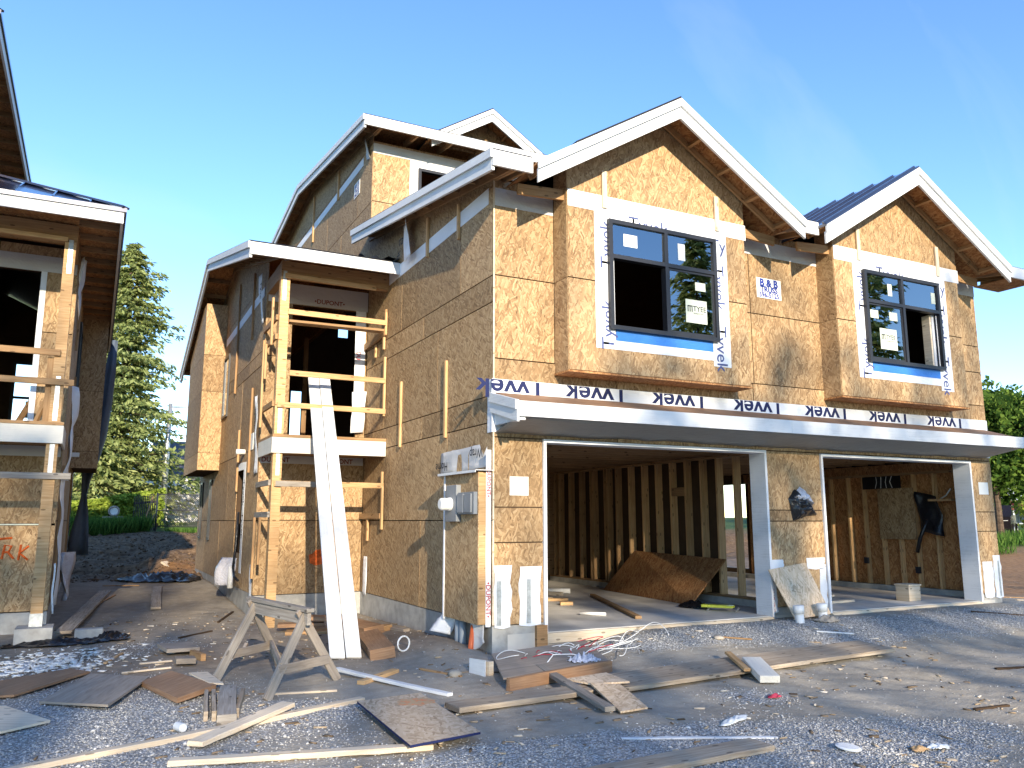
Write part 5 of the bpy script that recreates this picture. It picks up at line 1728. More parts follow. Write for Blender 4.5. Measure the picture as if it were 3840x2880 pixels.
def grass_patch(name, label, x0, x1, y0, y1, n, h, seed, dens=None):
    rng = np.random.default_rng(seed)
    x = rng.uniform(x0, x1, n)
    y = rng.uniform(y0, y1, n)
    if dens is not None:
        k = vnoise(x * dens, y * dens, seed) > -0.12
        x, y = x[k], y[k]
    n = len(x)
    z = gz(x, y)
    hh = h * rng.uniform(0.4, 1.3, n)
    d = unit(np.stack([rng.normal(0, 0.3, n), rng.normal(0, 0.3, n), np.ones(n)], 1))
    nn = unit(np.cross(d, rng.normal(0, 1, (n, 3))))
    P = np.stack([x, y, z], 1) + d * hh[:, None] * 0.9
    co, f = quads_mesh(name, P, d, nn, hh, 0.012 + 0.02 * hh)
    link(name, np_mesh(name, co, f), GRASS, None, None, label=label, cat="grass", kind="stuff")


grass_patch("grass", "tall dark green weeds in front of the fence in the gap", -2.6, 2.0, 32.6, 36.6, 15000, 0.3, 121, 0.5)
grass_patch("low_grass", "low grass along the foot of the chain link fence", 1.9, 6.2, 33.6, 36.2, 5000, 0.1, 123, 0.5)
grass_patch("verge_grass", "rough green grass strip beside the parked car at the right", 27, 45, 17.5, 22.5, 14000, 0.22, 122, 0.4)

# ------------------------------------------------------------------ fences, lamp and far houses seen through the gap
cf = thing("chain_link_fence", "black chain link fence panel right of the wooden fence", "fence", (3.6, 36, 1.0))
for x in (2.28, 3.9, 5.6):
    tube("fence_post", [(x, 36, 0.6), (x, 36, 2.45)], 0.035, FRAME, cf, sides=8)
for z in (2.4, 1.75, 1.12):
    tube("fence_rail", [(2.28, 36, z), (5.6, 36, z)], 0.02, FRAME, cf, sides=6)
vs_, fs = [], []
for k in range(66):
    a = 2.3 + 0.075 * (k - 17)
    for sg in (-1, 1):
        xa, xb = (a, a + 1.3) if sg > 0 else (a + 1.3, a)
        za, zb = 1.1, 2.4
        m = tube_mesh("w", [(xa, 36 + 0.004 * sg, za), (xb, 36 + 0.004 * sg, zb)], 0.011, 3)
        j = len(vs_)
        pts = [tuple(v.co) for v in m.vertices]
        if min(p[0] for p in pts) > 2.25 and max(p[0] for p in pts) < 5.65:
            vs_ += pts
            fs += [tuple(i + j for i in p.vertices) for p in m.polygons]
        bpy.data.meshes.remove(m)
link("wire_mesh", mk_mesh("wire_mesh", vs_, fs), FRAME, cf, kind="stuff")
FENCEW = m_wood("dark_fence_wood", (0.03, 0.025, 0.022), (0.055, 0.045, 0.04), (0.08, 0.068, 0.06))
wf = thing("board_fence", "dark vertical board fence running back behind the weeds", "fence", (1.9, 38, 1.0))
for k in range(12):
    y = 36.1 + 0.34 * k
    box("fence_board", 2.2 - 0.055 * k, 2.225 - 0.055 * k, y, y + 0.3, 0.7, 2.4 + random.uniform(-0.05, 0.05), FENCEW, wf)
for z in (1.0, 2.1):
    board("fence_rail", (2.26, 36.1, z), (1.62, 40.1, z), 0.04, 0.09, FENCEW, wf)
for (xa, xb, za, zb), lb in (((1.75, 2.12, 1.0, 2.3), "long bare pole leaning on the dark board fence"), ((2.0, 2.2, 1.0, 1.6), "short bare pole leaning on the dark board fence")):
    tube("leaning_pole", [(xa, 35.4, za), (xb, 35.9, zb)], 0.025, PINE_D, None, label=lb, cat="pole")
cr = thing("cable_reel", "pale round cable reel standing in the weeds", "cable reel", (0.75, 36.5, 1.0))
tube("reel_rim", [(0.75 + 0.18 * math.cos(a), 36.5, 1.72 + 0.18 * math.sin(a)) for a in np.linspace(0, 2 * math.pi, 20, endpoint=False)], 0.035, GREYW, cr, closed=True, sides=8)
tube("reel_flange", [(0.75, 36.53, 1.72), (0.75, 36.56, 1.72)], 0.16, PAPER, cr, sides=20)
tube("reel_hub", [(0.75, 36.55, 1.72), (0.75, 36.75, 1.72)], 0.07, GREYW, cr, sides=10)
board("reel_stand", (0.35, 36.6, 1.48), (1.1, 36.6, 1.48), 0.2, 0.08, GREYW, cr)

lm = thing("street_lamp", "tall pale street lamp beside the big conifer", "street lamp", (3.14, 45, 1.3))
tube("pole", [(3.14, 45, 1.0), (3.14, 45, 4.5), (3.17, 45, 7.3)], [0.17, 0.14, 0.09], GALV, lm, sides=10)
tube("arm", [(3.17, 45, 7.12), (4.4, 45, 7.2), (5.2, 45, 7.25)], [0.05, 0.04, 0.035], GALV, lm, sides=6)
box("lamp_head", 5.15, 5.75, 44.9, 45.1, 7.2, 7.32, GALV, lm, bev=0.02)

HW = m_plain("pale_siding", (0.72, 0.71, 0.68), 0.8, 0.2)
HR = m_plain("asphalt_shingle", (0.1, 0.105, 0.12), 0.9, 0.1)
HB = m_plain("blue_grey_siding", (0.32, 0.37, 0.44), 0.8, 0.2)
REDR = m_plain("dark_red_paint", (0.2, 0.03, 0.03), 0.7, 0.3)


def far_house(label, x0, x1, y0, y1, z0, z1, zr, wall, ridge='y', wins=()):
    h = thing("far_house", label, "house", ((x0 + x1) / 2, (y0 + y1) / 2, z0))
    box("wall", x0, x1, y0, y1, z0, z1, wall, h)
    if ridge == 'y':
        cx = (x0 + x1) / 2
        prism("gable", [(x0, z1), (x1, z1), (cx, zr - 0.1)], 'y', y0 + 0.01, y0 + 0.06, wall, h)
        for sg in (-1, 1):
            e = x0 - 0.3 if sg < 0 else x1 + 0.3
            s = (zr - z1) / (cx - x0)
            prism("roof", [(cx, zr), (e, z1 - s * 0.3), (e, z1 - s * 0.3 + 0.12), (cx, zr + 0.12)], 'y', y0 - 0.4, y1 + 0.4, HR, h)
    else:
        cy = (y0 + y1) / 2
        for sg in (-1, 1):
            e = y0 - 0.4 if sg < 0 else y1 + 0.4
            s = (zr - z1) / (cy - y0)
            prism("roof", [(cy, zr), (e, z1 - s * 0.4), (e, z1 - s * 0.4 + 0.12), (cy, zr + 0.12)], 'x', x0 - 0.4, x1 + 0.4, HR, h)
    for a, b, c, d in wins:
        w = box("window", a, b, y0 - 0.05, y0 + 0.02, c, d, TRIM, h)
        box("pane", a + 0.08, b - 0.08, y0 - 0.06, y0 - 0.051, c + 0.08, d - 0.08, FRAME, w)
    return h


far_house("small far house with dark gabled roof left of the street lamp", 1.0, 3.9, 58, 66, 1.4, 4.2, 5.4, HW, wins=((2.6, 3.4, 2.8, 3.8),))
far_house("wide pale far house right of the street lamp", 4.1, 12.5, 62, 72, 1.4, 4.6, 7.2, HW, ridge='x', wins=((4.6, 5.4, 2.6, 3.8), (6.2, 7.0, 2.6, 3.8)))
far_house("low white gabled shed behind the chain link fence", 3.3, 6.7, 49, 54, 1.2, 2.7, 3.6, HW, wins=())

# ------------------------------------------------------------------ right of the house
broadleaf("green leafy tree beside the right end of the house", 35.1, 22.2, 6.3, 2.0, 2.1, 131, n_cl=420, per=30, leaf=0.12)
broadleaf("large leafy tree at the right edge behind the nearer one", 42.5, 27.5, 7.9, 3.2, 3.0, 132, n_cl=520, per=30, leaf=0.15, trunk=0.2)
broadleaf("round bright shrub beside the parked car", 40.4, 23.2, 1.7, 1.1, 0.75, 133, n_cl=120, per=26, leaf=0.08, clump=0.35, trunk=0.05, mat=LEAF_H, name="shrub")
far_house("blue-grey far house behind the right-hand trees", 66, 82, 42, 52, 0.3, 4.4, 7.5, HB, ridge='x', wins=((71.5, 74.0, 2.6, 3.9), (76, 78, 2.6, 3.9)))
ph = thing("porch_canopy", "dark red porch roof on pale posts in front of the far blue house", "porch", (72, 40, 0.4))
prism("canopy_roof", [(38.5, 2.35), (41.9, 2.9), (41.9, 2.7), (38.5, 2.15)], 'x', 66, 80, REDR, ph)
for x in (66.5, 69.2, 72, 75, 78):
    box("canopy_post", x, x + 0.35, 38.6, 38.95, 0.3, 2.2, HW, ph)
# parked dark car
CARP = m_plain("dark_car_paint", (0.02, 0.016, 0.02), 0.25, 0.6, metal=0.3)
RUB = m_plain("tyre_rubber", (0.015, 0.015, 0.015), 0.9, 0.1)
TLR = m_plain("tail_light_red", (0.4, 0.02, 0.02), 0.3, 0.5)


def car(label, x, y, z, ang):
    t = thing("parked_car", label, "car", (x, y, z))
    M = Matrix.Translation((x, y, z)) @ Matrix.Rotation(ang, 4, 'Z')
    prof = [(-2.2, 0.35), (-2.25, 0.75), (-2.05, 0.95), (-1.35, 1.0), (-0.75, 1.48), (0.95, 1.5), (1.75, 1.02), (2.15, 0.95), (2.2, 0.4)]
    body = link("body", prism_mesh("body", prof, 'y', -0.85, 0.85), CARP, t, M)
    for s in (-1, 1):
        link("side_window", prism_mesh("side_window", [(-1.1, 1.04), (-0.68, 1.42), (0.9, 1.43), (1.45, 1.04)], 'y', s * 0.852, s * 0.858), GLASS, body, M)
        link("tail_light", box_mesh(0.06, 0.3, 0.16), TLR, body, M @ Matrix.Translation((2.17, s * 0.6, 0.85)))
        link("headlight", box_mesh(0.06, 0.3, 0.14), PAPER, body, M @ Matrix.Translation((-2.2, s * 0.6, 0.72)))
        for wx in (-1.35, 1.35):
            P = M @ Vector((wx, s * 0.72, 0.32))
            ax = M.to_3x3() @ Vector((0, s, 0))
            wl = lathe("wheel", [(0.2, 0.0), (0.32, 0.01), (0.32, 0.19), (0.2, 0.2)], P, RUB, t, axis=ax, sides=18)
            lathe("rim", [(0.2, 0.0), (0.19, 0.012)], P + ax * 0.2, GALV, wl, axis=ax, sides=14)
    return t


car("dark car parked beyond the right end of the house", 37.9, 24.3, G(37.9, 24.3), 0.5)
# ------------------------------------------------------------------ loose things on the ground
def gb(name, a, b, w, t, mat, label, cat, lift=0.0, lift2=None, roll=0.0, bev=0.004, group=None, parent=None):
    """a board lying on the ground from a to b (x,y)"""
    lift2 = lift if lift2 is None else lift2
    za, zb = G(*a) + t / 2 + lift - 0.002, G(*b) + t / 2 + lift2 - 0.002
    L = math.dist(a, b)
    if L < 0.9:
        return board(name, (a[0], a[1], za), (b[0], b[1], zb), w, t, mat, parent, bev=bev, roll=roll, label=label, cat=cat, group=group)
    # longer pieces are slightly bowed, cupped and worn at the ends
    rg_ = random.Random(hash((round(a[0], 2), round(b[1], 2))) & 0xffff)
    n = 14
    bow, sag, tw = rg_.uniform(-0.006, 0.006) * L, rg_.uniform(-0.002, 0.004) * L, rg_.uniform(-0.05, 0.05)
    c = 0.004
    sec = [(-w / 2 + c, -t / 2), (w / 2 - c, -t / 2), (w / 2, -t / 2 + c), (w / 2, t / 2 - c), (w / 2 - c, t / 2), (-w / 2 + c, t / 2), (-w / 2, t / 2 - c), (-w / 2, -t / 2 + c)]
    vs_, fs_ = [], []
    for i in range(n + 1):
        u = i / n
        x = (u - 0.5) * L
        dy, dz = bow * math.sin(u * math.pi), sag * math.sin(u * math.pi)
        ang = tw * (u - 0.5)
        for (yy, zz) in sec:
            j = rg_.uniform(-0.0015, 0.0015)
            ex = rg_.uniform(-0.006, 0.006) if i in (0, n) else 0
            vs_.append((x + ex, dy + (yy + j) * math.cos(ang) - zz * math.sin(ang), dz + (zz + j) * math.cos(ang) + yy * math.sin(ang)))
    for i in range(n):
        for k in range(8):
            fs_.append((i * 8 + k, (i + 1) * 8 + k, (i + 1) * 8 + (k + 1) % 8, i * 8 + (k + 1) % 8))
    fs_.append(tuple(range(8)))
    fs_.append(tuple(n * 8 + k for k in range(8))[::-1])
    me = mk_mesh(name, vs_, fs_)
    bm = bmesh.new(); bm.from_mesh(me); bmesh.ops.recalc_face_normals(bm, faces=bm.faces[:]); bm.to_mesh(me); bm.free()
    p, q = Vector((a[0], a[1], za)), Vector((b[0], b[1], zb))
    mx, my = (a[0] + b[0]) / 2, (a[1] + b[1]) / 2
    e = max(0.12, w / 2)
    up = (-(G(mx + e, my) - G(mx - e, my)) / (2 * e), -(G(mx, my + e) - G(mx, my - e)) / (2 * e), 1)
    return link(name, me, mat, parent, frame_m((p + q) / 2, q - p, up), label=label, cat=cat, group=group)


def gpanel(name, pts, t, mat, label, cat, lifts=0.0, edge=None):
    """flat sheet with corner points (x,y) lying on the ground, lifted a little at its corners"""
    if not isinstance(lifts, (list, tuple)):
        lifts = [lifts] * len(pts)
    c = np.mean(np.array(pts), 0)
    zs = [G(*p) + l for p, l in zip(pts, lifts)]
    # best-fit plane keeps the sheet flat
    A = np.array([[p[0] - c[0], p[1] - c[1], 1] for p in pts])
    k = np.linalg.lstsq(A, np.array(zs), rcond=None)[0]
    x = Vector((pts[1][0] - pts[0][0], pts[1][1] - pts[0][1], 0))
    x.z = k[0] * x.x + k[1] * x.y
    n = Vector((-k[0], -k[1], 1)).normalized()
    M = frame_m((c[0], c[1], k[2] + t / 2 + 0.008), x, n)
    inv = M.inverted()
    loc = [inv @ Vector((p[0], p[1], k[2] + k[0] * (p[0] - c[0]) + k[1] * (p[1] - c[1]) + t / 2 + 0.008)) for p in pts]
    me = prism_mesh(name, [(v.x, v.y) for v in loc], 'z', -t / 2, t / 2)
    o = link(name, me, mat, None, M, label=label, cat=cat)
    if edge:
        o.data.materials.append(edge)
        for p in o.data.polygons:
            if abs(p.normal.z) < 0.5:
                p.material_index = 1
    return o


# two white primed planks leaning from the ground up to the porch
for dx, dz, lab in ((0.0, 0.0, "left of two long white planks leaning up to the porch"), (0.185, 0.012, "right of two long white planks leaning up to the porch")):
    board("leaning_plank", (2.67 + dx, 9.72 - dx * 0.25, -0.24), (3.20 + dx, 13.78 - dx * 0.1, 3.80 + dz), 0.178, 0.03, TRIM, None, up=(0, -0.7, 0.72), bev=0.003, label=lab, cat="plank", group="planks leaning on the porch")

# sawhorse
sh = thing("sawhorse", "weathered wooden sawhorse standing before the porch", "sawhorse", (1.75, 9.1, -0.27))
A, B = Vector((1.63, 9.48, 0.50)), Vector((1.955, 8.34, 0.475))
ax = (B - A).normalized()
sd = Vector((ax.y, -ax.x, 0))
board("top_rail", A - ax * 0.06, B + ax * 0.10, 0.088, 0.04, GREYW, sh, bev=0.004)
board("top_beam", A - ax * 0.02 - Vector((0, 0, 0.085)), B + ax * 0.08 - Vector((0, 0, 0.085)), 0.04, 0.12, GREYW, sh, bev=0.004)
feet = {(0, -1): (1.21, 8.98), (1, -1): (1.545, 7.98), (1, 1): (2.36, 8.56), (0, 1): (2.02, 9.75)}
for (e, s), (fx, fy) in feet.items():
    top = (A + ax * 0.06 if e == 0 else B - ax * 0.04) + sd * (-s) * -0.05 - Vector((0, 0, 0.0))
    board("leg", (fx, fy, G(fx, fy) + 0.0), (top.x, top.y, top.z - 0.005), 0.088, 0.036, GREYW if s < 0 else PLY, sh, up=(ax.x, ax.y, 0.0), bev=0.004)
for e in (0, 1):
    a, b = feet[(e, -1)], feet[(e, 1)]
    ctr = (A if e == 0 else B)
    f = 0.3
    pa = Vector((a[0], a[1], -0.26)).lerp(ctr, f)
    pb = Vector((b[0], b[1], -0.26)).lerp(ctr, f)
    board("cross_brace", pa, pb, 0.03, 0.088, PLY, sh, bev=0.003)
pa = Vector((*feet[(0, 1)], -0.26)).lerp(A, 0.34)
pb = Vector((*feet[(1, -1)], -0.26)).lerp(B, 0.34)
board("cross_brace", pa, pb, 0.03, 0.07, PLY, sh, bev=0.003)

# big pale panel on the ground with an orange smear
pn = gpanel("osb_board", [(2.17, 7.22), (2.76, 7.24), (2.63, 5.66), (2.07, 5.6)], 0.018, OSB_P, "pale wood-strand panel with an orange paint smear lying front centre", "wood panel", [0.045, 0.06, 0.06, 0.06], edge=INKB)
Mp = WM[pn]
for pts in ([(-0.62, 0.02), (-0.5, 0.1), (-0.56, 0.18)], [(-0.5, 0.12), (-0.38, 0.2), (-0.44, 0.05)], [(-0.6, 0.2), (-0.48, 0.24)]):
    pass
sm_c = Mp.inverted() @ Vector((2.6, 6.9, Mp.translation.z))
rng_ = random.Random(4)
blob = [(sm_c.x + (0.13 + 0.06 * rng_.random()) * math.cos(a), sm_c.y + (0.12 + 0.07 * rng_.random()) * math.sin(a)) for a in np.linspace(0, 2 * math.pi, 22, endpoint=False)]
t_ = NT("orange_overspray")
uv_, rn_ = t_.uv()
ns_ = t_.noise(uv_, 22, 4, 0.7)
cl_ = t_.mix(t_.math('GREATER_THAN', ns_.outputs[0], 0.55), (0.5, 0.34, 0.2), (0.66, 0.24, 0.1))
t_.fin(cl_, 0.8, 0.2)
link("paint_smear", prism_mesh("paint_smear", blob, 'z', 0.0092, 0.0098), t_.m, pn, Mp)

# long lumber
gb("stud", (-0.55, 6.42), (2.32, 7.56), 0.088, 0.038, PINE_L, "long whitish stud running from bottom left to the pale panel", "lumber")
gb("stud", (0.78, 6.55), (1.62, 7.42), 0.135, 0.038, PINE_L, "short cream board lying across the long whitish stud", "lumber", 0.02, 0.05)
gb("stud", (0.58, 6.19), (2.28, 5.72), 0.088, 0.038, PINE_L, "stud lying level under the near corner of the pale panel", "lumber")
gb("scaffold_plank", (2.85, 6.72), (5.3, 6.83), 0.29, 0.045, GREYP, "long weathered plank ending under the pale panel", "plank", 0.03)
gb("scaffold_plank", (4.55, 6.86), (8.6, 7.12), 0.5, 0.045, GREYP, "wide weathered plank reaching right across the dirt", "plank", 0.045, 0.05)
gb("stud", (4.33, 7.84), (3.97, 5.98), 0.095, 0.04, GREYW, "grey stud lying crosswise over the long plank", "lumber", 0.07, 0.035)
gpanel("osb_offcut", [(4.26, 6.75), (4.5, 6.6), (4.34, 5.96), (4.06, 5.96)], 0.016, OSB_P, "narrow pale wood-strand offcut beside the grey stud", "offcut", [0.09, 0.09, 0.01, 0.01])
gpanel("osb_offcut", [(4.2, 7.1), (4.7, 7.14), (4.62, 6.62), (4.28, 6.72)], 0.016, OSB_P, "ragged pale wood-strand offcut lying on the long plank", "offcut", 0.088)
gpanel("plywood_sheet", [(4.13, 8.6), (5.5, 8.8), (5.07, 7.62), (3.72, 7.48)], 0.02, PLY, "brown plywood sheet by the garage corner under the cables", "plywood", [0.045, 0.06, 0.07, 0.06])
gb("timber", (3.68, 7.3), (5.06, 7.6), 0.05, 0.12, BROWNW, "short brown beam along the front of the plywood sheet", "lumber")
gb("white_block", (6.36, 6.86), (6.1, 6.33), 0.2, 0.07, TRIM_Y, "small white block lying on the wide plank", "block", 0.075, 0.02)
gb("offcut", (6.34, 7.2), (6.08, 6.62), 0.07, 0.03, PINE, "thin wood strip touching the small white block", "offcut", 0.095, 0.08)
gb("white_strip", (3.62, 5.31), (4.66, 4.8), 0.05, 0.012, TRIM, "thin white strip lying at the bottom of the picture", "trim")
gb("plank", (2.75, 4.6), (4.38, 4.66), 0.24, 0.04, GREYP, "weathered plank cut by the bottom edge", "plank")
gb("timber", (3.6, 12.5), (3.66, 11.45), 0.3, 0.12, BROWNW, "brown laminated block behind the leaning planks", "block")
gb("timber", (3.42, 11.0), (3.12, 9.42), 0.29, 0.13, BROWNW, "brown laminated block right of the planks' foot", "block")
gb("white_strip", (2.43, 8.86), (3.1, 7.36), 0.075, 0.03, TRIM, "white trim strip lying between sawhorse and pale panel", "trim", 0.05, 0.0)
gb("stud", (2.5, 8.22), (3.02, 8.66), 0.088, 0.04, PINE, "short stub of lumber under the white trim strip", "lumber")
gb("lath", (1.65, 8.18), (2.22, 8.05), 0.045, 0.02, PINE_L, "thin lath lying beneath the sawhorse", "lath")
gb("lath", (3.28, 8.62), (3.52, 8.05), 0.04, 0.02, PINE_D, "thin stick in the dirt left of the small round stone", "lath")
# stacked boards under the porch planks
for k, (a, b, w, m, l) in enumerate((((2.62, 12.35), (3.3, 12.15), 0.3, PINE_D, "lowest board of the pile behind the sawhorse"), ((2.55, 12.6), (3.2, 12.45), 0.25, BROWNW, "middle board of the pile behind the sawhorse"), ((2.75, 12.9), (3.4, 12.3), 0.3, BROWNW, "top board of the pile behind the sawhorse"))):
    gb("pile_board", a, b, w, 0.05, m, l, "board", 0.08 * k, group="boards piled behind the sawhorse")
# ring, stone, pipes' neighbours
tube("pipe_ring", [(3.42 + 0.085 * math.cos(a) * 0.96, 9.55 + 0.085 * math.cos(a) * 0.28, G(3.42, 9.55) + 0.09 + 0.085 * math.sin(a)) for a in np.linspace(0, 2 * math.pi, 24, endpoint=False)], 0.011, WHITEP, None, closed=True, label="white plastic pipe ring in the dirt by the side wall", cat="pipe ring")


def rock(name, x, y, r, mat, label, cat, sq=0.6, seed=0):
    bm = bmesh.new()
    bmesh.ops.create_icosphere(bm, subdivisions=2, radius=r)
    rg = random.Random(seed)
    for v in bm.verts:
        v.co *= rg.uniform(0.85, 1.12)
        v.co.z *= sq
    me = bpy.data.meshes.new(name)
    bm.to_mesh(me)
    bm.free()
    uvbox(me)
    me.polygons.foreach_set("use_smooth", [True] * len(me.polygons))
    return link(name, me, mat, None, Matrix.Translation((x, y, G(x, y) + r * sq * 0.5)), label=label, cat=cat)


rock("stone", 3.48, 8.13, 0.075, STONE, "small round stone in the dirt before the corner pier", "stone", seed=1)
rock("stone", 6.95, 8.05, 0.07, STONE, "flat brown stone on the gravel before the first garage", "stone", 0.4, seed=2)
wb = thing("white_block_offcut", "white-faced wood offcut standing by the plywood sheet", "offcut", (3.75, 8.05, -0.25))
board("face", (3.68, 8.2, -0.18), (3.76, 7.98, -0.18), 0.014, 0.17, TRIM, wb)
board("backing", (3.74, 8.22, -0.19), (3.84, 8.0, -0.19), 0.07, 0.15, PINE_L, wb)
# cable tangle
rg = np.random.default_rng(77)
cbt = thing("cable_tangle", "tangle of white and red cable offcuts before the first garage", "cables", (5.1, 8.4, -0.2))
for k in range(20):
    cx_, cy_ = 5.05 + rg.normal(0, 0.26), 8.35 + rg.normal(0, 0.17)
    a0 = rg.uniform(0, 6.28)
    r_ = rg.uniform(0.1, 0.3)
    pts = []
    n = 30
    ph_ = rg.uniform(0, 6.28)
    hz = rg.uniform(0.01, 0.05)
    span = rg.uniform(2.0, 5.0)
    for i in range(n):
        a = a0 + span * i / n
        px, py = cx_ + r_ * math.cos(a) * 1.6 + 0.18 * math.sin(i * 0.16 + ph_), cy_ + r_ * math.sin(a) * 0.8 + 0.06 * math.sin(i * 0.3 + ph_)
        pts.append((px, min(py, 8.86), G(px, min(py, 8.86)) + 0.085 + hz * (1 + math.sin(i * 0.45 + ph_))))
    tube("cable", pts, 0.0045, INKR if k % 6 == 0 else WHITEP, cbt, sides=5)
tube("cable", [(4.45, 7.9, -0.16), (4.6, 8.02, -0.1), (4.8, 7.95, -0.1), (4.95, 7.85, -0.14)], 0.007, WHITEP, cbt, sides=5)


def crumple(name, x, y, rx, ry, h, mat, label, cat, seed, ang=0.0, nu=26, z=None, holes=0.0):
    g = np.linspace(-1, 1, nu)
    U, V = np.meshgrid(g, g)
    rr = np.sqrt(U ** 2 + V ** 2)
    th = np.arctan2(V, U)
    k = 1 + 0.45 * vnoise(np.cos(th) * 2 + seed, np.sin(th) * 2 + seed, seed)
    X = U * rx * k
    Y = V * ry * k
    ca, sa = math.cos(ang), math.sin(ang)
    XX, YY = x + X * ca - Y * sa, y + X * sa + Y * ca
    d = np.abs(vnoise(X * 9 / max(rx, .3) + seed, Y * 9 / max(ry, .3), seed + 1)) * 1.6 + np.abs(vnoise(X * 20 / max(rx, .3), Y * 20 / max(ry, .3) + seed, seed + 2)) * 0.6
    zz = gz(XX, YY) if z is None else np.full_like(XX, z)
    Z = zz + 0.012 + h * d * np.clip(1.25 - rr, 0.05, 1)
    c = np.array([x, y, float(zz.mean())])
    i = np.arange(nu * nu).reshape(nu, nu)
    q = np.stack([i[:-1, :-1], i[:-1, 1:], i[1:, 1:], i[1:, :-1]], -1).reshape(-1, 4)
    rc = rr.ravel()[q].mean(1)
    q = q[rc < 1.08]
    me = np_mesh(name, np.stack([XX, YY, Z], -1).reshape(-1, 3) - c, q)
    uvbox(me)
    o = link(name, me, mat, None, Matrix.Translation(c), label=label, cat=cat)
    md = o.modifiers.new("thickness", 'SOLIDIFY')
    md.thickness = 0.002
    return o


crumple("plastic_bag", 4.86, 7.78, 0.17, 0.12, 0.16, CLEAR, "crumpled clear plastic bag on the plywood sheet", "plastic bag", 3, z=-0.165)
crumple("plastic_sheet", -0.35, 12.75, 0.62, 0.3, 0.1, BLKP, "black plastic sheet crumpled below the left porch post", "plastic sheet", 5)
crumple("plastic_sheet", 0.25, 13.0, 0.38, 0.34, 0.14, BLKP, "small black plastic heap at the end of the grey board", "plastic sheet", 6)
crumple("plastic_sheet", 1.55, 20.7, 0.85, 0.9, 0.28, BLKP, "large black plastic heap lying in the gap between the houses", "plastic sheet", 7)
crumple("foil_wrapper", 5.78, 5.95, 0.07, 0.04, 0.05, REDP, "small red and white wrapper on the dirt by the white block", "wrapper", 8, nu=10)
crumple("paper_scrap", 5.52, 4.1, 0.1, 0.05, 0.05, PAPER, "white paper scrap at the bottom right", "paper", 9, nu=10)
crumple("yellow_scrap", 5.36, 4.12, 0.08, 0.05, 0.05, PINE, "yellowish scrap beside the white paper at the bottom right", "scrap", 10, nu=10)
crumple("paper_scrap", 4.75, 5.35, 0.2, 0.05, 0.04, PAPER, "torn whitish paper strip left of the thin white strip's end", "paper", 11, nu=12, ang=0.5)
crumple("mud_lump", 9.15, 8.35, 0.22, 0.14, 0.1, STONE, "lump of mud beside the capped white pipes", "mud", 12, nu=14)
lathe("bucket_lid_disc", [(0.085, 0), (0.09, 0.006), (0.07, 0.014), (0.01, 0.015)], (4.92, 4.37, G(4.92, 4.37) + 0.012), WHITEP, None, sides=24, axis=(0.05, -0.1, 1), label="round white plastic lid on the gravel at lower right", cat="lid")
cn = lathe("drink_can", [(0.026, 0), (0.033, 0.008), (0.033, 0.112), (0.027, 0.12)], (0.71, 7.2, G(0.71, 7.2) + 0.037), TRIM, None, sides=16, axis=(0.35, -0.9, 0), label="white can lying on the ground near the long stud", cat="can")

# left foreground sheets and blocks
gpanel("plywood_sheet", [(-0.3, 8.68), (0.1, 10.0), (0.64, 9.36), (0.24, 8.1)], 0.02, PLY, "grey plywood sheet lying flat at the lower left", "plywood", [0.0, 0.0, 0.03, 0.03])
gpanel("plywood_sheet", [(-0.52, 9.06), (0.1, 10.06), (-0.1, 10.4), (-1.2, 9.6), (-1.1, 9.2)], 0.02, BROWNW, "brown plywood sheet partly covered with foam at the left edge", "plywood", 0.01)
gpanel("thick_wood_sheet", [(0.55, 9.15), (0.86, 9.57), (1.17, 8.5), (0.79, 8.08)], 0.045, BROWNW, "thick brown wood slab right of the grey plywood", "wood panel", [0.0, 0.01, 0.03, 0.02])
gpanel("plywood_offcut", [(1.0, 9.25), (1.18, 9.25), (1.24, 8.52), (1.12, 8.6)], 0.014, PINE_L, "pale wedge-shaped offcut lying on the brown slab", "offcut", 0.06)
for k, (a, b, w, t, l) in enumerate((((0.95, 7.4), (1.06, 8.3), 0.035, 0.08, "leftmost narrow board of the bundle near the can"), ((1.01, 7.36), (1.12, 8.28), 0.035, 0.085, "second narrow board of the bundle near the can"), ((1.075, 7.12), (1.26, 8.32), 0.15, 0.1, "broad grey board of the bundle near the can"), ((1.2, 7.42), (1.38, 8.26), 0.035, 0.08, "rightmost narrow board of the bundle near the can"))):
    gb("bundle_board", a, b, w, t, GREYW if k == 2 else GREYP, l, "board", group="board bundle near the can")
gpanel("plywood_offcut", [(-1.1, 8.85), (-0.55, 8.6), (-0.18, 7.85), (-0.55, 7.58), (-1.2, 7.6)], 0.018, PINE_L, "pale curved plywood piece cut by the left edge", "offcut", 0.01)
gb("offcut", (0.88, 11.2), (1.26, 11.25), 0.55, 0.045, PLY, "largest block of the small pile left of the sawhorse", "block", 0.05)
gb("offcut", (0.95, 10.2), (1.16, 10.2), 0.22, 0.06, PLY, "front block of the small pile left of the sawhorse", "block", 0.03)
gb("offcut", (1.2, 10.9), (1.28, 10.45), 0.06, 0.08, PINE_D, "narrow block at the right of the small pile", "block")
gb("board", (-0.24, 13.3), (0.34, 18.6), 0.21, 0.04, GREYP, "grey board lying between the houses near the left wall", "board", 0.06, 0.0)
gb("board", (1.1, 15.8), (1.33, 18.9), 0.17, 0.04, GREYP, "short grey board lying in the middle of the gap", "board", 0.02)
gb("board", (1.75, 24.0), (2.6, 22.9), 0.2, 0.05, PINE_L, "pale board lying on the clay mound in the gap", "board", 0.08, 0.02)
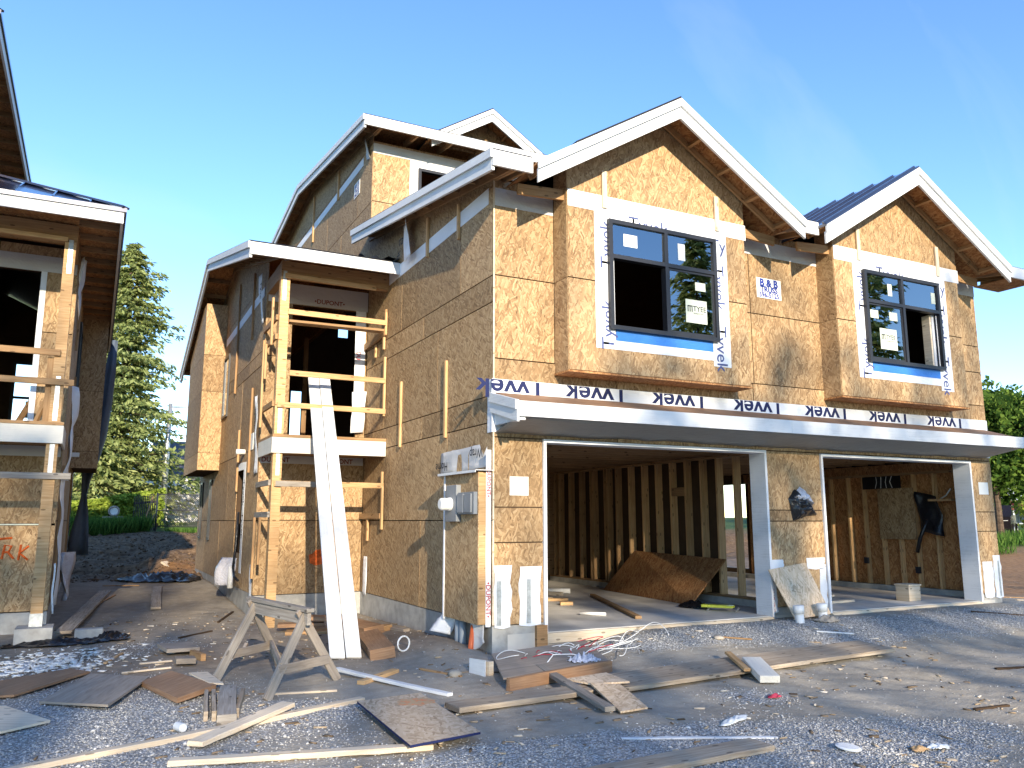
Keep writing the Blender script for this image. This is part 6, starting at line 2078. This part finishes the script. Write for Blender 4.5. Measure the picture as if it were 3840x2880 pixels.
for (a, b, l, m) in (((0.3, 19.6), (1.0, 19.4), "brown lath lying in front of the black plastic heap", PINE_D), ((0.1, 16.5), (0.5, 18.0), "thin pale strip left of the grey boards", PINE_D), ((1.9, 14.0), (2.3, 15.2), "dark stick lying left of the porch foundation", BACK), ((1.2, 12.6), (1.7, 13.1), "dark twig lying left of the porch post", BACK), ((1.75, 10.7), (1.95, 11.6), "pale splinter lying left behind the sawhorse", PINE_L), ((0.4, 10.0), (0.9, 10.05), "thin pale lath behind the grey plywood sheet", PINE_L), ((0.25, 10.7), (0.45, 11.4), "short pale strip among the foam scraps", PINE), ((0.6, 10.5), (0.95, 10.55), "pale offcut in front of the small block pile", PINE_L),
                    ((5.05, 7.35), (5.5, 7.42), "short pale offcut between plank and plywood beam", PINE_L), ((7.0, 8.1), (7.35, 7.9), "brown stick on the dirt before the first garage", PINE_D), ((8.5, 7.95), (8.95, 7.75), "thin white lath on the gravel below the pipes", TRIM), ((9.0, 5.9), (9.9, 5.6), "dark stick lying on the dirt at the right", BACK), ((6.9, 4.75), (7.3, 4.7), "dark twig on the dirt at lower right", BACK), ((12.2, 8.3), (13.4, 7.6), "dark bar lying on the gravel by the right pier", BACK), ((14.8, 9.2), (16.6, 9.0), "pale timber lying on the ground right of the house", PINE_L), ((15.5, 9.9), (17.2, 9.5), "second timber lying on the clay right of the house", PINE_D)):
    gb("lath", a, b, 0.04, 0.018, m, l, "lath", 0.004)
gb("board", (3.75, 12.9), (4.05, 11.2), 0.1, 0.04, PLY, "grey board lying along the side wall foundation", "board")
gb("offcut", (3.78, 11.6), (3.95, 11.65), 0.15, 0.08, PINE_D, "small wood block by the side wall foundation", "block")
box("concrete_block", -0.1, 0.25, 12.9, 13.1, -0.3, -0.12, CONC, None, bev=0.01, label="grey concrete block by the left porch post pad", cat="block")
rgs = np.random.default_rng(91)
# drain pipes with caps by the middle pier
for x, y, l in ((8.74, 8.45, "left of two capped white drain pipes at the middle pier"), (9.24, 8.5, "right of two capped white drain pipes at the middle pier")):
    t = thing("drain_pipe", l, "pipe", (x, y, -0.2), "capped pipes at the middle pier")
    g0 = G(x, y)
    tube("pipe", [(x + 0.01, y - 0.01, g0 - 0.2), (x - 0.01, y, 0.12)], 0.06, WHITEP, t, sides=16)
    tube("pipe_cap", [(x - 0.009, y, 0.08), (x - 0.013, y + 0.002, 0.19)], 0.074, WHITEP, t, sides=16)
# panel leaning on the middle pier
board("leaning_panel", (8.84, 8.64, -0.07), (8.76, 8.93, 0.66), 0.02, 0.5, OSB_P, None) if False else None
v0 = [(8.82, 8.62, -0.02), (9.50, 8.6, 0.02), (9.4, 8.93, 0.72), (8.66, 8.92, 0.64)]
nrm = (Vector(v0[1]) - Vector(v0[0])).cross(Vector(v0[3]) - Vector(v0[0])).normalized() * 0.015
me = mk_mesh("leaning_panel", [Vector(p) for p in v0] + [Vector(p) + nrm for p in v0], [(0, 1, 2, 3), (7, 6, 5, 4), (0, 4, 5, 1), (1, 5, 6, 2), (2, 6, 7, 3), (3, 7, 4, 0)])
bm = bmesh.new(); bm.from_mesh(me); bmesh.ops.recalc_face_normals(bm, faces=bm.faces[:]); bm.to_mesh(me); bm.free()
link("leaning_osb_board", me, OSB_P, None, label="wood-strand panel leaning on the pier between the garages", cat="wood panel")
# black bag on the pier
def lumpy(name, pts, mat, label, cat, y, depth=0.14, seed=0, parent=None):
    n = 60
    pol = np.array(pts, float)
    c = pol.mean(0)
    per = np.concatenate([pol[k] + (pol[(k + 1) % len(pol)] - pol[k]) * np.linspace(0, 1, n // len(pol) + 3, endpoint=False)[:, None] for k in range(len(pol))])
    vs_, fs = [], []
    R = 14
    m = len(per)
    for k in range(R + 1):
        s = 1 - k / R
        for p in per:
            q = c + (p - c) * s
            d = depth * (1 - s ** 2) * (0.75 + 0.9 * abs(float(vnoise(q[0] * 14 + seed, q[1] * 14, seed))) * 1.6) + 0.03 * float(vnoise(q[0] * 30, q[1] * 9 + seed, seed + 3))
            vs_.append((q[0] - c[0], -d, q[1] - c[1]))
    for k in range(R):
        for i in range(m):
            fs.append((k * m + i, k * m + (i + 1) % m, (k + 1) * m + (i + 1) % m, (k + 1) * m + i))
    me = mk_mesh(name, vs_, fs, smooth=True)
    return link(name, me, mat, parent, Matrix.Translation((c[0], y, c[1])), label=label, cat=cat)


bg_ = thing("plastic_bag", "black plastic bag hanging on the pier between the garages", "plastic bag", (9.45, FY - 0.02, 1.3))
lumpy("bag_body", [(9.17, 1.66), (9.3, 1.8), (9.45, 1.72), (9.73, 1.42), (9.5, 1.40), (9.24, 1.33)], BLKP, None, None, FY - 0.02, 0.13, 2, bg_)
lumpy("clear_film", [(9.22, 1.70), (9.40, 1.84), (9.56, 1.72), (9.66, 1.55), (9.45, 1.62), (9.3, 1.6)], CLEAR, None, None, FY - 0.03, 0.13, 5, bg_)

# ------- inside the garages
v0 = [(8.62, 10.62, 0.004), (9.02, 13.75, 0.004), (9.33, 13.1, 0.77), (9.335, 10.55, 0.71)]
V = [Vector(p) for p in v0]
nrm = (V[1] - V[0]).cross(V[3] - V[0]).normalized() * 0.018
me = mk_mesh("leaning_sheet", V + [p + nrm for p in V], [(0, 1, 2, 3), (7, 6, 5, 4), (0, 4, 5, 1), (1, 5, 6, 2), (2, 6, 7, 3), (3, 7, 4, 0)])
bm = bmesh.new(); bm.from_mesh(me); bmesh.ops.recalc_face_normals(bm, faces=bm.faces[:]); bm.to_mesh(me); bm.free()
me.uv_layers[0].data.foreach_set("uv", np.array([((me.vertices[l.vertex_index].co.y), ((me.vertices[l.vertex_index].co.z + me.vertices[l.vertex_index].co.x) * 0.71)) for l in me.loops]).ravel())
link("leaning_sheet", me, OSB_D, None, label="large red-brown wood-strand sheet leaning on the studs in the first garage", cat="wood panel")
board("stud", (8.1, 12.7, 0.022), (6.82, 9.52, 0.022), 0.09, 0.04, PINE_D, None, bev=0.003, label="dark stud lying on the first garage floor", cat="lumber")
tube("caulk_tube", [(6.36, 10.3, 0.026), (6.62, 10.03, 0.026)], 0.024, WHITEP, None, sides=10, label="white caulk tube on the first garage floor", cat="tube")
rg2 = random.Random(5)
for k, (x, y, l) in enumerate(((6.0, 12.2, "leftmost scrap of lumber on the first garage floor"), (6.3, 11.8, "chunky scrap block on the first garage floor"), (6.6, 12.9, "long scrap board at the rear of the first garage"), (7.0, 12.3, "flat scrap right of the chunky block in the garage"), (7.4, 13.4, "pale scrap near the studs at the rear"), (6.9, 11.6, "small scrap in front of the chunky block"))):
    a = rg2.uniform(0, 3)
    L = (0.5, 0.3, 1.4, 0.6, 0.9, 0.2)[k]
    h = (0.04, 0.14, 0.04, 0.04, 0.06, 0.05)[k]
    board("lumber_scrap", (x - L / 2 * math.cos(a), y - L / 2 * math.sin(a), h / 2 + 0.002), (x + L / 2 * math.cos(a), y + L / 2 * math.sin(a), h / 2 + 0.002), 0.12, h, PINE if k % 2 else PINE_L, None, label=l, cat="lumber scrap", group="scraps in the first garage")
tube("pipe_offcut", [(7.0, 13.9, 0.05), (8.0, 13.3, 0.05)], 0.045, WHITEP, None, sides=12, label="white pipe offcut lying near the rear studs in the first garage", cat="pipe")
lv = thing("tool_tray", "yellow-green metal tool tray by the first garage's right jamb", "tool", (8.55, 9.75, 0.0))
board("tray_body", (8.35, 10.0, 0.07), (8.62, 9.62, 0.07), 0.14, 0.035, YELLOW, lv)
for a in (0.06, 0.4):
    board("tray_foot", (8.3 + a * 0.75, 9.95 - a, 0.001), (8.3 + a * 0.75 + 0.1, 10.0 - a, 0.052), 0.02, 0.02, GALV, lv)
crumple("debris_heap", 8.5, 10.35, 0.2, 0.22, 0.16, BLKP, "dark heap behind the tool tray in the first garage", "debris", 15, nu=14, z=0.0)
bx_ = thing("wooden_box", "small plain wooden box on the second garage floor", "box", (12.4, 9.55, 0.0))
box("box_body", 12.27, 12.56, 9.42, 9.68, 0.001, 0.25, PINE_L, bx_, bev=0.004)
box("box_lid", 12.255, 12.575, 9.405, 9.695, 0.2505, 0.275, PINE_L, bx_, bev=0.003)
for k, (x, y, l) in enumerate(((10.9, 10.9, "left scrap on the second garage floor"), (11.7, 10.6, "middle scrap on the second garage floor"), (11.0, 9.8, "long flat scrap nearest the door of the second garage"))):
    L = (0.3, 0.25, 0.8)[k]
    board("lumber_scrap", (x - L / 2, y, 0.02), (x + L / 2, y + 0.05, 0.02), 0.1, 0.035, PINE_L, None, label=l, cat="lumber scrap", group="scraps in the second garage")
# ------------------------------------------------------------------ trees behind the viewpoint: they shade the site and show in the panes
conifer("tall dark conifer mirrored in the left bay window", 57.0, -50.0, 33.5, 8.5, 141, n_whorl=44, per=11, twig=20, leaf=0.5, z0=0.03)
conifer("dark conifer mirrored in the right bay window", 84.5, -50.5, 36.5, 9.5, 142, n_whorl=44, per=11, twig=20, leaf=0.5, z0=0.03)
TREE_LABEL = "tree behind the viewpoint whose dappled shade falls over the site"
TREE_GROUP = "trees behind the viewpoint"


def tree_kind(H, rx, rz, seed, n_cl, per, leaf, clump, hollow):
    t = broadleaf(TREE_LABEL, 0, -60, H, rx, rz, seed, group=TREE_GROUP, n_cl=n_cl, per=per, leaf=leaf, clump=clump, trunk=0.085, hollow=hollow, n_limb=9)
    return t


KA = tree_kind(9.0, 2.6, 4.3, 151, 110, 8, 0.15, 0.75, 0.2)
KB = tree_kind(9.0, 2.2, 3.6, 152, 50, 6, 0.15, 0.65, 0.25)
KD = tree_kind(9.0, 2.3, 1.25, 154, 40, 7, 0.14, 0.6, 0.05)
USED = set()


def put_tree(kind, x, y, s, rot, sz=1.0):
    src = kind
    if kind in USED:
        o = kind.copy()
        COL.objects.link(o)
        for ch in kind.children:
            c = ch.copy()
            COL.objects.link(c)
            c.parent = o
        src = o
    USED.add(kind)
    src.matrix_basis = Matrix.Translation((x, y, G(x, y))) @ Matrix.Rotation(rot, 4, 'Z') @ Matrix.Diagonal((s, s, s * sz, 1))
    return src


# (kind, x, y, height, crown scale): a row some fifty metres behind the viewpoint
for k, (kd, x, y, h, w) in enumerate(((KA, -38, -50, 21, 2.4), (KA, -30, -52, 22, 2.3), (KA, -23, -50, 21.5, 2.1), (KA, -17.5, -51, 21.8, 1.9), (KA, -13.0, -49, 21.4, 1.6), (KA, -9.0, -52, 18.4, 1.5), (KB, -5.6, -50, 18.4, 1.5), (KA, -2.2, -51, 17.9, 1.5),
                                      (KA, 2.0, -50, 18.4, 1.6), (KA, 6.5, -52, 18.7, 1.8), (KA, 11.5, -50, 20.5, 2.0), (KA, 17.0, -51, 21, 2.2), (KA, 24, -50, 22, 2.3), (KA, 31, -51, 21, 2.3))):
    put_tree(kd, x, y, w, k * 1.37, h / 9.0 / w)
for k, (x, y, h, w) in enumerate(((-3.3, -47, 22.0, 1.35), (-1.0, -46, 22.5, 1.45), (1.4, -48, 23.3, 1.5), (4.0, -47, 24.2, 1.5), (-12.2, -47, 23.6, 1.5), (-15.5, -46, 24.5, 1.6), (-10.2, -46, 20.6, 1.2), (-6.9, -47, 19.6, 1.2), (-12.8, -48, 26.0, 1.6), (-16.2, -48, 26.5, 1.6), (-14.5, -45, 22.5, 1.5))):
    put_tree(KD, x, y, w, k * 1.9 + 0.4, h / 9.0 / w)
